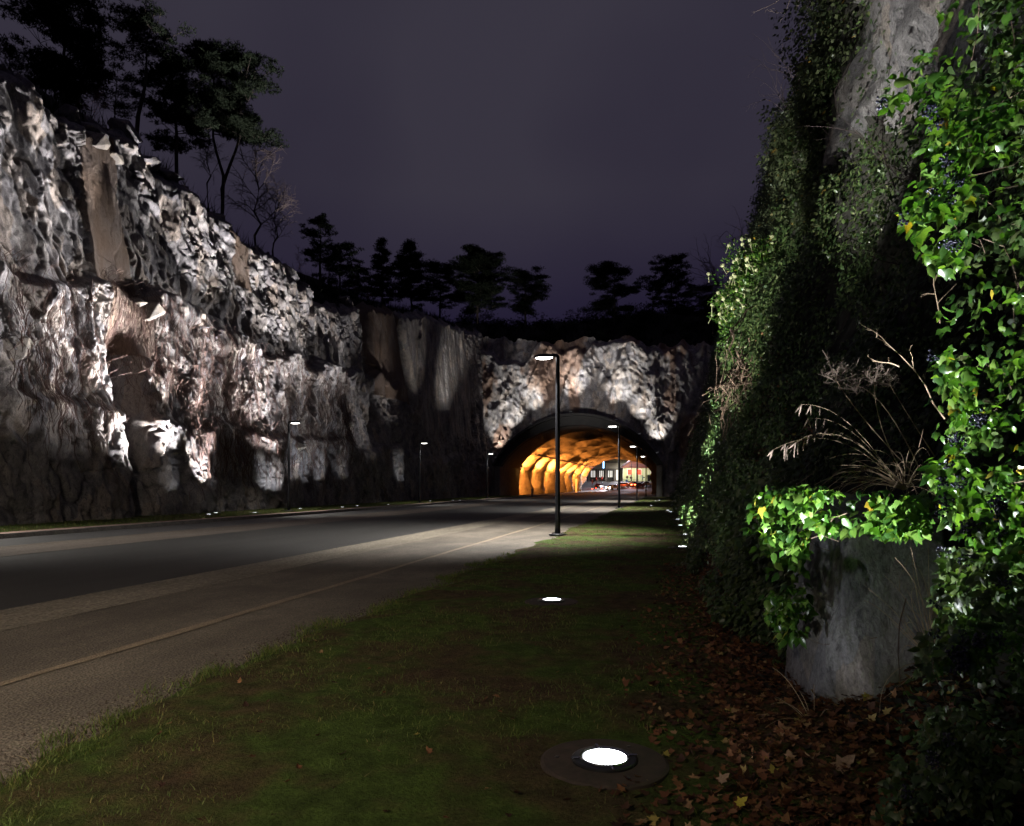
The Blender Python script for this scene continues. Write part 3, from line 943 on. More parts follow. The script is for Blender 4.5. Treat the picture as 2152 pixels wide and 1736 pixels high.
mp_ = empty('marker_post', tuple(on_ground(1118.5, 1045.5)[:2]) + (0.0,))
tag(mp_, 'short white marker post at the near foot of the lit tunnel wall', 'post')
MB().box((0, 0, 0.55), (0.22, 0.16, 1.1)).build('post_body', M['concrete'], mp_)
MB().box((0, 0, 1.14), (0.24, 0.18, 0.08)).build('post_cap', plain('white_cap', (0.7, 0.68, 0.62), 0.6), mp_)
cab = empty('cable_riser', (-20.1, 152, 0.0))
tag(cab, 'tall pale cable riser pipe standing against the tunnel wall', 'pipe')
MB().tube([(0, 0, 0), (0, 0, 2.9), (0.0, 0, 5.0), (0.5, 0, 6.0)], 0.06, 6).build('pipe', M['galv'], cab)
MB().box((0, 0, 1.55), (0.4, 0.25, 2.9)).build('guard', plain('white_guard', (0.75, 0.72, 0.66), 0.5), cab)

# ------------------------------------------------------------------ street lamps
def make_lamp(H, arm, lens):
    root = empty('street_lamp', (0, 0, 0))
    MB().lathe([(0.0, 0.0), (0.27, 0.0), (0.27, 0.03), (0.24, 0.05), (0.10, 0.055)], 20).build('base_plate', M['pole'], root)
    for k in range(4):
        a = math.pi / 4 + k * math.pi / 2
        MB().lathe([(0.0, 0.05), (0.025, 0.05), (0.025, 0.085), (0.0, 0.085)], 6, (0.19 * math.cos(a), 0.19 * math.sin(a), 0)).build('bolt', M['steel'], root)
    MB().lathe([(0.085, 0.05), (0.085, 0.5), (0.078, 0.52), (0.06, H - 0.06), (0.06, H)], 18).build('pole', M['pole'], root, True)
    s = 1 if arm > 0 else -1
    MB().tube([(0, 0, H - 0.02), (0, 0, H + 0.06), (s * 0.03, 0, H + 0.1), (arm * 0.5, 0, H + 0.1)], [0.062, 0.06, 0.05, 0.045], 10).build('arm', M['pole'], root)
    # flat oval head
    V, F = [], []
    k = 22
    for z, sc in ((0.015, 0.80), (0.0, 0.94), (0.03, 1.0), (0.075, 0.93), (0.105, 0.65), (0.115, 0.0)):
        for q_ in range(k):
            t = 2 * math.pi * q_ / k
            V.append((s * (abs(arm) * 0.45 + 0.25) + 0.33 * sc * math.cos(t), 0.17 * sc * math.sin(t), H + 0.03 + z))
    for i in range(5):
        for q_ in range(k):
            q2 = (q_ + 1) % k
            F.append((i * k + q_, i * k + q2, (i + 1) * k + q2, (i + 1) * k + q_))
    MB().add(V, F).build('head', M['pole'], root, True)
    V = []
    for z, sc in ((0.022, 0.80), (-0.015, 0.74), (-0.04, 0.45), (-0.048, 0.0)):
        for q_ in range(k):
            t = 2 * math.pi * q_ / k
            V.append((s * (abs(arm) * 0.45 + 0.25) + 0.33 * sc * math.cos(t), 0.17 * sc * math.sin(t), H + 0.03 + z))
    F = []
    for i in range(3):
        for q_ in range(k):
            q2 = (q_ + 1) % k
            F.append((i * k + q_, (i + 1) * k + q_, (i + 1) * k + q2, i * k + q2))
    MB().add(V, F).build('lens', lens, root, True)
    return root

lampR = [(on_ground(1172, 1127)[:2]), (-3.33, 46.1), (-3.33, 70.0), (-3.33, 94.2)]
lab = ['tall black street lamp standing nearest, with the brightest head, at the lawn edge', 'black street lamp second from the viewer along the lawn edge, in front of the tunnel',
       'black street lamp third along the lawn edge, overlapping the yellow house', 'farthest black street lamp of the lawn edge, close to the right pillar of the arch']
r0 = None
for k, (x, y) in enumerate(lampR):
    if k == 0:
        o = r0 = make_lamp(5.26, -0.36, M['lamp_lit'])
    else:
        o = copy_tree(r0, None, False)
    o.location = (x, y, 0.03)
    tag(o, lab[k], 'street lamp', 'street lamps along the lawn')
    spot(o, (-0.55, 0, 5.2), (-0.30, 0, -1), (4600, 4200, 3400, 450)[k], 60, 0.55, (1.0, 0.96, 0.90), 0.12)
lab = ['black street lamp on the far verge, first from the left, before the rock wall', 'black street lamp on the far verge in the middle, beside the reddish shrub', 'black street lamp on the far verge, beside the left pillar of the arch']
l0 = None
for k, (px, py) in enumerate(((607, 1074), (882, 1057), (1024, 1048))):
    if k == 0:
        o = l0 = make_lamp(4.75, 0.30, M['lamp_far'])
    else:
        o = copy_tree(l0, None, False)
    o.location = tuple(on_ground(px, py, 0.13)[:2]) + (0.12,)
    tag(o, lab[k], 'street lamp', 'street lamps along the far verge')
    spot(o, (0.5, 0, 4.7), (0.15, 0.1, -1), 700, 58, 0.6, (1.0, 0.95, 0.86), 0.12)

# ------------------------------------------------------------------ in-ground uplights
def make_uplight(glass):
    root = empty('ground_light', (0, 0, 0))
    MB().lathe([(0.16, 0.0), (0.335, -0.012), (0.335, 0.006), (0.32, 0.012), (0.175, 0.016), (0.16, 0.012)], 40, closed=False).build('collar', M['collar'], root)
    MB().lathe([(0.12, 0.014), (0.172, 0.012), (0.172, 0.024), (0.165, 0.030), (0.132, 0.032), (0.125, 0.026)], 40, closed=False).build('rim', M['black_ring'], root)
    MB().lathe([(0.118, 0.02), (0.132, 0.034), (0.127, 0.040), (0.116, 0.034)], 40, closed=False).build('bezel', M['steel'], root)
    MB().lathe([(0.0, 0.020), (0.118, 0.020), (0.119, 0.030), (0.08, 0.040), (0.0, 0.043)], 32).build('glass', glass, root, True)
    for k in range(4):
        a = 0.35 + k * math.pi / 2
        MB().box((0.150 * math.cos(a), 0.150 * math.sin(a), 0.033), (0.055, 0.014, 0.008), a).build('clip', M['steel'], root)
    for k in range(3):
        a = 1.1 + k * 2 * math.pi / 3
        MB().lathe([(0.0, 0.012), (0.012, 0.012), (0.012, 0.018), (0.0, 0.019)], 6, (0.25 * math.cos(a), 0.25 * math.sin(a), 0)).build('screw', M['black_ring'], root)
    return root
UPW = (0.93, 0.96, 1.0)
upR = [(1270, 1605), (1159, 1266), (1434, 1152), (1442.5, 1125.6), (1431.6, 1106), (1425, 1093), (1409, 1077), (1403.6, 1073.7), (1368.5, 1063.6), (1378, 1053.3), (1386, 1052)]
labR = ['bright round ground light nearest the viewer in the lawn', 'round ground light with rusty collar in the middle of the lawn, second nearest', 'round ground light nearest on the far strip of lawn beside the dark ivy',
        'round ground light second along the far strip of lawn beside the dark ivy', 'round ground light third along the far strip of lawn beside the dark ivy', 'round ground light fourth along the far strip of lawn beside the dark ivy',
        'right one of the close pair of ground lights far up the lawn', 'left one of the close pair of ground lights far up the lawn', 'lone ground light near the third street lamp at the lawn',
        'left one of the two farthest ground lights below the right pillar', 'right one of the two farthest ground lights below the right pillar']
u0 = u1 = None
upl = []
for k, (px, py) in enumerate(upR):
    p = on_ground(px, py, 0.04)
    if k == 0:
        o = u0 = make_uplight(M['glass_lit'])
    elif k == 2:
        o = u1 = make_uplight(M['glass_far'])
    else:
        o = copy_tree(u0 if k < 2 else u1, None, False)
    o.location = (p[0], p[1], 0.045)
    o.rotation_euler = (0, 0, 0)
    tag(o, labR[k], 'ground light', 'ground lights in the lawn')
    upl.append(o)
spot(upl[0], (0, 0, 0.06), (0.62, 0.02, 1.0), 2100, 36, 0.5, UPW, 0.05)
spot(upl[0], (0, 0, 0.06), (0.9, 0.30, 0.85), 46, 52, 0.7, UPW, 0.06)
spot(upl[1], (0, 0, 0.06), (0.9, 0.8, 1.05), 170, 42, 0.7, (1.0, 0.98, 0.94), 0.06)
spot(upl[2], (0, 0, 0.06), (0.5, 0.7, 1.2), 90, 36, 0.8, (1.0, 0.98, 0.94), 0.06)
spot(upl[1], (0, 0, 0.06), (0.50, 0.21, 0.93), 8000, 16, 0.7, (1.0, 0.98, 0.94), 0.05)
spot(upl[1], (0, 0, 0.06), (2.6, 5.6, 5.4), 9500, 15, 0.8, (1.0, 0.98, 0.94), 0.05)
spot(upl[2], (0, 0, 0.06), (0.16, 0.60, 1.0), 12000, 22, 0.8, UPW, 0.05)
spot(upl[3], (0, 0, 0.06), (0.16, 0.50, 1.0), 12000, 22, 0.8, UPW, 0.05)
spot(upl[4], (0, 0, 0.06), (0.14, 0.40, 1.0), 5000, 20, 0.8, UPW, 0.05)
for k in (5, 7, 9):
    spot(upl[k], (0, 0, 0.06), (0.10, 0.20, 1.0), 500, 18, 0.7, UPW, 0.05)

upL = [(439, 1081), (454, 1078), (535.5, 1077.3), (631.4, 1069), (719.6, 1066), (750.8, 1063.3), (815.7, 1060), (904, 1053), (952.6, 1051.7), (966.7, 1051.7)]
labL = ['left one of the close pair of ground lights at the left of the far verge', 'right one of the close pair of ground lights at the left of the far verge', 'ground light on the far verge between the close pair and the first far lamp',
        'ground light on the far verge just right of the first far lamp', 'bright ground light on the far verge below the pale columns of rock', 'faint ground light on the far verge right of the pale columns of rock',
        'ground light on the far verge left of the middle far lamp', 'ground light on the far verge just right of the middle far lamp', 'left one of the two ground lights nearest the arch on the far verge',
        'right one of the two ground lights nearest the arch on the far verge']
vl = []
for k, (px, py) in enumerate(upL):
    p = on_ground(px, py, 0.15)
    o = copy_tree(u1, None, False)
    o.location = (p[0], p[1], 0.125)
    tag(o, labL[k], 'ground light', 'ground lights on the far verge')
    vl.append(o)
WL = (1.0, 0.955, 0.935)
def wash(o, dy, pw, half, blend=0.7, tilt=0.20):
    spot(o, (0, 0, 0.06), (-tilt, dy, 1.0), pw, half, blend, WL, 0.06)
LT = 0.23
for k, dy, pw, half in ((0, -0.85, 60000, 16), (0, -0.50, 56000, 16), (0, -0.16, 48000, 16), (1, 0.10, 50000, 16), (2, 0.12, 46000, 16), (3, -0.22, 38000, 16), (3, 0.08, 40000, 16),
                        (4, -0.02, 36000, 16), (5, 0.02, 28000, 15), (6, -0.05, 24000, 15), (6, 0.22, 18000, 14), (7, -0.05, 9000, 14)):
    wash(vl[k], dy, pw * 0.68, half + 5, 0.9, LT)
spot(vl[9], (0, 0, 0.06), (-0.32, 1.15, 1.0), 48000, 11, 0.85, (1.0, 0.93, 0.84), 0.06)
spot(vl[8], (0, 0, 0.06), (-0.30, 0.4, 1.0), 9000, 12, 0.85, (1.0, 0.93, 0.84), 0.06)
spot(vl[9], (0, 0, 0.06), (4.0, 32, 14.5), 9000, 14, 0.85, WL, 0.06)
# narrow low beams: pale columns on the bottom bench
for k, dy, pw in ((0, -0.12, 260), (2, 0.1, 260), (3, 0.40, 2000), (3, -0.12, 1500), (4, 0.0, 2200), (4, 0.55, 2200), (5, 0.35, 1300), (6, 0.0, 900), (7, 0.3, 600)):
    spot(vl[k], (0, 0, 0.06), (-1.15, dy, 1.0), pw * 0.72, 17, 0.95, UPW, 0.05)
# beams thrown across the road onto the upper wall
for k, tgt, pw, half in ((7, (-23.2, 22.5, 10), 60000, 10), (9, (-23.6, 26, 11), 90000, 7), (9, (-23.8, 30, 8.5), 70000, 6), (10, (-24.2, 35, 8.5), 60000, 7), (7, (-23.0, 23, 6.5), 40000, 8), (9, (-24.4, 43, 8), 40000, 8), (10, (-24.4, 52, 8), 24000, 9)):
    L_ = upl[k].location
    spot(upl[k], (0, 0, 0.06), (tgt[0] - L_[0], tgt[1] - L_[1], tgt[2]), pw * 1.25, half, 0.95, WL, 0.05)
L_ = upl[10].location
spot(upl[10], (0, 0, 0.06), (-12 - L_[0], 98 - L_[1], 16), 12000, 15, 0.8, WL, 0.05)
# the lamps of both rows behind the viewer
o = copy_tree(r0, None, False)
o.location = (-3.33, -4.3, 0.03)
tag(o, 'black street lamp behind the viewer along the lawn edge', 'street lamp', 'street lamps along the lawn')
spot(o, (-0.55, 0, 5.2), (-0.62, 0.78, -1), 5200, 62, 0.8, (1.0, 0.84, 0.64), 0.12)
o = copy_tree(l0, None, False)
o.location = (-20.2, 14.5, 0.12)
tag(o, 'black street lamp on the far verge left of the view', 'street lamp', 'street lamps along the far verge')
spot(o, (0.5, 0, 4.7), (0.3, 0.2, -1), 1500, 58, 0.6, (1.0, 0.95, 0.86), 0.12)
#__PART2__
# ------------------------------------------------------------------ right-hand bank and cliff
KEY = [-3, 4.0, 6.0, 9.5, 13.5, 17.5, 21, 30, 100]
PRO = [
    [(.35, 0), (1.0, .12), (1.7, .4), (2.3, 1.3), (3.0, 2.6), (3.6, 6.0), (4.3, 13), (5.2, 20)],
    [(.35, 0), (1.1, .08), (1.65, .35), (2.1, 1.25), (2.9, 2.0), (3.5, 6.0), (4.3, 13), (5.2, 20)],
    [(.35, 0), (.85, .22), (1.3, .7), (1.9, 1.5), (2.7, 2.3), (3.4, 6.0), (4.2, 13), (5.2, 20)],
    [(.38, 0), (.75, .35), (1.1, 1.2), (1.7, 2.3), (2.6, 4.0), (3.1, 7.5), (3.5, 12), (5.2, 20)],
    [(.40, 0), (.70, .9), (1.1, 2.4), (1.55, 4.6), (2.5, 6.2), (2.85, 8.8), (3.1, 12.5), (5.0, 19)],
    [(.45, 0), (.85, 1.2), (1.3, 3.0), (1.85, 5.4), (2.8, 7.2), (3.5, 9.6), (4.2, 13), (5.2, 18.6)],
    [(.50, 0), (1.0, 1.5), (1.6, 3.4), (2.4, 5.8), (3.3, 8.2), (4.0, 11), (4.6, 14), (5.3, 18.4)],
    [(.50, 0), (1.0, 1.6), (1.6, 3.6), (2.5, 6.2), (3.4, 9.0), (4.0, 12), (4.5, 15), (5.2, 18.3)],
    [(.55, 0), (1.1, 1.6), (1.8, 3.6), (2.8, 6.2), (3.7, 9.0), (4.3, 12), (4.8, 15), (5.3, 18.0)],
]
PRO = np.array(PRO)
PT = np.linspace(0, 1, 8)
def bank(Y, t, rough=True):
    Y, t = np.broadcast_arrays(np.asarray(Y, float), np.asarray(t, float))
    ctrl = np.stack([np.stack([np.interp(Y, KEY, PRO[:, k, c]) for c in (0, 1)], -1) for k in range(8)], -2)
    f = t * 7
    k = np.clip(np.floor(f).astype(int), 0, 6)
    w = (f - k)[..., None]
    a = np.take_along_axis(ctrl, k[..., None, None].repeat(2, -1), -2)[..., 0, :]
    b = np.take_along_axis(ctrl, (k + 1)[..., None, None].repeat(2, -1), -2)[..., 0, :]
    P = a * (1 - w) + b * w
    X, Z = P[..., 0], P[..., 1]
    if rough:
        amp = sstep(0.02, 0.2, t)
        rk = sstep(0.45, 0.6, t)
        d = amp * (0.30 * fbm(Y * 0.5, Z * 0.5, 201, 4) + rk * (0.20 * facet(Y + .3 * Z, Z, 2.6, 3.4, 211, .55, .9) + .42 * tin(Y + .4 * Z, Z, .8, 1.3, 221) + .34 * tin(Y + .3 * Z, Z, .36, .55, 227) + .16 * tin(Y, Z, .2, .3, 229) + 0.05 * fbm(Y * 3, Z * 2, 223, 4)))
        X = X - d
        Z = Z + 0.08 * amp * fbm(Y * 1.3, X * 2, 231)
    return X, Y, Z
ys = np.concatenate([np.arange(-3, 24, 0.09), np.arange(24, 99, 0.35)])
ts = np.linspace(0, 1, 170)
Yb, Tb = np.meshgrid(ys, ts, indexing='ij')
Xb, _, Zb = bank(Yb, Tb)
bkm = big_mesh('cliff_bank', np.stack([Xb, Yb, Zb], 2).reshape(-1, 3), grid_faces(len(ys), 170))
fattr(bkm, 'rust', np.zeros(Xb.size))
bkm.materials.append(M['heath'])
bkm.materials.append(M['rock_right'])
head = lambda Y, Z, X: (Z > 5.9 + 0.25 * (Y - 10) + 0.8 * fbm(Y * 2, Z, 5)) & (Y > 7.5 + 0.8 * fbm(Z, Y, 6)) & (Y < 12.9 + 0.7 * fbm(Z * .7, Y * .7, 7))
mi = (head(Yb, Zb, Xb) | ((Yb < 7.5) & (Zb > 9))).astype(np.int32)[:-1, :-1].ravel()
bkm.polygons.foreach_set('material_index', mi)
bank_o = link('cliff_bank', bkm)
tag(bank_o, 'steep overgrown rock bank rising along the right side of the lawn', 'rock bank', kind='structure')
us = np.array([0, 1, 3, 7, 15, 40, 90.])
Yp, Up = np.meshgrid(ys[::8], us, indexing='ij')
xe, _, ze = bank(ys[::8], np.ones(len(ys[::8])))
hr = link('hillside', big_mesh('hillside', np.stack([xe[:, None] + Up, Yp, ze[:, None] - 0.05 + 0.05 * Up + 0.3 * np.minimum(Up, 2) * fbm(Yp, Up, 243)], 2).reshape(-1, 3), grid_faces(len(ys[::8]), len(us))[:, ::-1], True), M['heath'])
hr['kind'] = 'structure'

# ------------------------------------------------------------------ leaf templates and scatter
IVY_V = np.array([(0, 0, 0), (-.33, -.10, -.03), (-.52, .36, -.09), (-.25, .50, -.02), (0, 1.0, -.14), (.25, .50, -.02), (.52, .36, -.09), (.33, -.10, -.03), (0, .42, .07)])
IVY_F = np.array([(0, 8, 1), (1, 8, 2), (2, 8, 3), (3, 8, 4), (4, 8, 5), (5, 8, 6), (6, 8, 7), (7, 8, 0)])
OVA_V = np.array([(0, 0, 0), (-.17, .06, -.02), (-.32, .30, -.07), (-.24, .62, -.04), (0, 1.08, -.14), (.24, .62, -.04), (.32, .30, -.07), (.17, .06, -.02), (0, .45, .05)])
DIA_V = np.array([(0, 0, 0), (.34, .42, -.05), (0, 1, -.10), (-.34, .42, -.05), (0, .45, .05)])
DIA_F = np.array([(0, 1, 4), (1, 2, 4), (2, 3, 4), (3, 0, 4)])
SIM_V = np.array([(0, 0, 0), (.36, .45, -.06), (0, 1, -.05), (-.36, .45, -.06)])
SIM_F = np.array([(0, 1, 2), (0, 2, 3)])
MAP_V = np.array([(0, 0, .02), (-.16, .10, 0), (-.44, .02, .06), (-.30, .26, 0), (-.56, .48, .09), (-.26, .52, 0), (-.20, .76, .02), (0, 1.05, .08), (.20, .76, .02), (.26, .52, 0), (.56, .48, .07), (.30, .26, 0), (.44, .02, .05), (.16, .10, 0), (0, .40, -.06)])
MAP_F = np.array([(k, (k + 1) % 14, 14) for k in range(14)])

def frames(tip, nor):
    tip = tip / np.linalg.norm(tip, axis=1)[:, None]
    s = np.cross(tip, nor)
    s /= np.linalg.norm(s, axis=1)[:, None] + 1e-9
    nn = np.cross(s, tip)
    return np.stack([s, tip, nn], 2)          # columns: width, length, normal

def leaves_mesh(name, pos, tip, nor, size, TV, TF):
    Rm = frames(tip, nor)
    if TV is None:
        pick = np.where((rng.random(len(pos)) < 0.35)[:, None, None], IVY_V[None], OVA_V[None])
        V = np.einsum('nij,nkj->nki', Rm, pick)
        TV = IVY_V
    else:
        V = np.einsum('nij,kj->nki', Rm, TV)
    V = V * size[:, None, None] + pos[:, None, :]
    F = (TF[None] + (np.arange(len(pos)) * len(TV))[:, None, None]).reshape(-1, TF.shape[1])
    return big_mesh(name, V.reshape(-1, 3), F)

def droop(N, out, spread=0.55, down=0.8):     # hanging leaves facing outwards
    tip = np.stack([rng.normal(0, spread, N), rng.normal(0, spread, N), -down + rng.normal(0, spread * 0.7, N)], 1) + 0.45 * out
    nor = out * 0.9 + np.array([0, 0, 0.5]) + rng.normal(0, spread * 0.8, (N, 3))
    return tip, nor

def curve(p0, p1, sag, n=9):
    p0, p1, sag = np.array(p0, float), np.array(p1, float), np.array(sag, float)
    return [tuple(p0 + (p1 - p0) * f + sag * 4 * f * (1 - f)) for f in np.linspace(0, 1, n)]

def stems(name, paths, rad, mat, parent=None, k=4):
    b = MB()
    for p in paths:
        b.tube(p, [rad * (1 - 0.75 * i / (len(p) - 1)) for i in range(len(p))], k, False)
    return b.build(name, mat, parent)

OUT = np.array([-1.0, -0.25, 0.15])
def ivy_on_bank(root_name, label, cat, y0, y1, t0, t1, N, smin, smax, thick, mat, TV, TF, seed, hole=None, group=None, clump=1.0, edge=0.35):
    y = rng.uniform(y0, y1, N)
    t = rng.uniform(t0, t1, N)
    th = 0.5 + fbm(y * 0.9 / clump, t * 14 / clump, seed, 3, 0.6)
    keep = th > 0.06 + 0.2 * rng.random(N)
    m_ = np.minimum(np.minimum(y - y0, y1 - y) / max(0.01, (y1 - y0) * edge), np.minimum(t - t0, t1 - t) / max(0.01, (t1 - t0) * edge))
    keep &= m_ + 0.8 * fbm(y * 1.1, t * 16, seed + 3) > 0.0
    X, Y, Z = bank(y, t)
    if hole is not None:
        keep &= ~hole(Y, Z, X) | (rng.random(N) < .05)
    X, Y, Z, th = X[keep], Y[keep], Z[keep], th[keep]
    n_ = len(X)
    off = 0.03 + thick * np.clip(th, 0, 1.3) * rng.random(n_) ** 0.6
    # tiers: shelves of leaves with dark gaps beneath
    tier = (Z * 1.5 / clump + 1.2 * vnoise(Y * 0.8, Z * 0.3, seed + 9)) % 1.0
    off = off * (0.45 + 0.8 * tier)
    pos = np.stack([X, Y, Z], 1) + OUT * off[:, None]
    tip, nor = droop(n_, OUT)
    r = empty(root_name, (float(pos[:, 0].mean()), (y0 + y1) / 2, float(pos[:, 2].min())))
    tag(r, label, cat, group)
    lf = link('foliage', leaves_mesh('foliage', pos - np.array(r.location), tip, nor, rng.uniform(smin, smax, n_), TV, TF), mat, r)
    lf['kind'] = 'stuff'
    ps = []
    for k in range(14):
        yy = rng.uniform(y0, y1)
        ta = rng.uniform(t0, t0 + 0.3 * (t1 - t0))
        tb = ta + rng.uniform(0.3, 0.6) * (t1 - t0)
        q_ = []
        for i in range(7):
            f_ = i / 6
            xx, y2, zz = bank(yy + 0.5 * vnoise(f_ * 3, k * 1.0, 5) * (y1 - y0) * 0.2, ta + (tb - ta) * f_)
            q_.append((float(xx) - 0.06 - r.location[0], float(y2) - r.location[1], float(zz) - r.location[2]))
        ps.append(q_)
    stems('stem', ps, 0.008, M['twig_dark'], r)['kind'] = 'stuff'
    return r

ivy_on_bank('ivy', 'tall curtain of olive ivy hanging down the high cliff edge against the sky', 'ivy', 20, 38, 0.42, 1.0, 62000, 0.07, 0.125, 0.85, M['ivy_dull'], SIM_V, SIM_F, 301, clump=2.2, edge=0.06)
ivy_on_bank('ivy', 'dark distant ivy on the cliff running back towards the tunnel', 'ivy', 37, 97, 0.0, 1.0, 42000, 0.13, 0.24, 0.7, M['ivy_shaded'], SIM_V, SIM_F, 311, clump=3.0, edge=0.02)
ivy_on_bank('ivy', 'dark glossy ivy covering the foot of the bank beyond the boulder beside the lawn', 'ivy', 11.5, 38, 0.0, 0.5, 56000, 0.05, 0.085, 0.35, M['ivy_shaded'], DIA_V, DIA_F, 321, clump=1.2, edge=0.04)
ivy_on_bank('ivy', 'shaded ivy on the bank behind the bright flowering bush', 'ivy', 13.4, 21, 0.30, 0.72, 26000, 0.055, 0.10, 0.5, M['ivy_shaded'], DIA_V, DIA_F, 331, hole=head, clump=1.0, edge=0.10)
ivy_on_bank('ivy', 'shaded dull ivy on the bank behind the dry flower stalks', 'ivy', 5.6, 14.5, 0.14, 0.80, 56000, 0.05, 0.085, 0.40, M['ivy_shaded'], DIA_V, DIA_F, 341, hole=head, clump=0.9, edge=0.06)
ivy_on_bank('ivy', 'olive ivy hanging just left of the grey rock headland', 'ivy', 11.4, 22, 0.56, 1.0, 80000, 0.06, 0.10, 0.7, M['ivy_dull'], SIM_V, SIM_F, 351, hole=head, clump=1.4, edge=0.10)

# the lit bush: sprays of leaves round a leaning crown
bc = at(1605, 640, 14.6)
bush = empty('ivy_bush', (float(bc[0]), float(bc[1]), float(bc[2]) - 1.5))
tag(bush, 'bright green lit ivy bush with round flower heads bulging from the bank', 'bush')
N = 15000
v = rng.normal(size=(N, 3)); v /= np.linalg.norm(v, axis=1)[:, None]
az, el = np.arctan2(v[:, 1], v[:, 0]), v[:, 2]
lump = 1 + 0.55 * fbm(az * 1.6, el * 2.4, 951, 4, .6) + .25 * fbm(az * 5, el * 6, 953, 2)
rr_ = lump * rng.random(N) ** 0.22
P_ = v * rr_[:, None] * np.array([0.92, 1.0, 1.30])
P_[:, 0] += 0.25 * P_[:, 2] * 0.3
keep = fbm(az * 3 + P_[:, 0] * 2, el * 4, 955, 3, .6) > -.22 + .2 * rng.random(N)
P_, vv = P_[keep], v[keep]
tp_ = vv * .6 + rng.normal(0, .5, vv.shape) + np.array([-.2, 0, .15])
nr_ = vv + np.array([0, 0, .5]) + rng.normal(0, .5, vv.shape)
lf = link('foliage', leaves_mesh('foliage', P_ + np.array([0, 0, 1.5]), tp_, nr_, rng.uniform(.045, .095, len(P_)), DIA_V * np.array([.8, 1, 1]), DIA_F), M['ivy'], bush)
lf['kind'] = 'stuff'
ps = []
for k in range(26):
    d_ = rng.normal(size=3); d_[2] = abs(d_[2]); d_ /= np.linalg.norm(d_)
    ps.append(curve((.5, .4, .3), tuple(np.array([0, 0, 1.5]) + d_ * np.array([.9, 1, 1.3])), (0, 0, .1), 7))
stems('stem', ps, .014, M['root'], bush)['kind'] = 'stuff'
fh = MB()
fh.lathe([(0.0, -0.03), (0.022, -0.022), (0.032, 0), (0.022, 0.022), (0.0, 0.03)], 7, closed=False)
fh.tube([(0, 0, -0.03), (0.01, 0.0, -0.16)], [0.005, 0.006], 4)
fh_o = fh.build('flower_head', M['umbel'], bush)
spots_ = []
for k in rng.permutation(np.where((P_[:, 0] < .35) & (P_[:, 1] < .5) & (P_[:, 2] > -.35) & (np.linalg.norm(P_ / np.array([.92, 1, 1.3]), axis=1) > .8))[0])[:75]:
    spots_.append(tuple(P_[k] * 1.04 + np.array([0, 0, 1.52]) + np.array(bush.location)))
for i, s in enumerate(spots_):
    c = fh_o if i == 0 else fh_o.copy()
    if i: COL.objects.link(c); c.parent = bush
    c.location = tuple(np.array(s) - np.array(bush.location))
    c.rotation_euler = (rng.normal(0, .5), rng.normal(-.4, .5), 0)
    c.scale = (1.25,) * 3

# ------------------------------------------------------------------ boulder
def boulder():
    p0 = at(1856, 1540, 4.28)
    r = np.random.default_rng(12)
    planes = [((-0.97, -0.22, 0.16), .36), ((0.10, -1.0, 0.10), .44), ((0.93, -0.35, 0.02), .47), ((0.8, 0.6, 0.05), .5), ((-0.7, 0.75, 0.0), .5), ((0.1, 1, 0), .55),
              ((0.10, -0.22, 0.95), .60), ((-0.66, -0.30, 0.66), .585), ((0.60, -0.42, 0.60), .70), ((0, 0, -1), .9), ((-0.10, -0.80, 0.58), .64), ((-0.55, -0.80, -0.28), .50), ((0.60, -0.75, -0.22), .53)]
    nu, nv = 190, 170
    a, b = np.meshgrid(np.linspace(0, 2 * math.pi, nu), np.linspace(0.02, math.pi - 0.02, nv), indexing='ij')
    D = np.stack([np.cos(a) * np.sin(b), np.sin(a) * np.sin(b), np.cos(b)], -1)
    rad = np.full(a.shape, 1e3)
    for n_, d_ in planes:
        n_ = np.array(n_) / np.linalg.norm(n_)
        c_ = D @ n_
        rad = np.minimum(rad, np.where(c_ > 0.05, d_ / np.maximum(c_, .05), 1e3))
    P_ = D * rad[..., None]
    ck = np.abs(fbm(a * .9 + 3, b * .5, 408, 3))
    nz = 0.008 * fbm(a * 3, b * 4, 402, 5) + 0.06 * tin(a * .5, b * .5, .30, .45, 406) - 0.035 * (1 - sstep(0, .02, ck)) + 0.004 * fbm(a * 18, b * 20, 404, 3)
    P_ = P_ * (1 + nz[..., None])
    P_[..., 2] = P_[..., 2] * 1.16 + 0.58
    P_[..., 1] += 0.10 * P_[..., 2]
    me = big_mesh('boulder', P_.reshape(-1, 3), grid_faces(nu, nv)[:, ::-1])
    fattr(me, 'rust', np.zeros(a.size))
    o = link('boulder', me, M['boulder'], None, (p0[0] + 0.02, p0[1] + 0.40, 0.0))
    tag(o, 'big upright grey granite boulder standing in the leaf litter under green ivy', 'boulder')
    return o
bld = boulder()

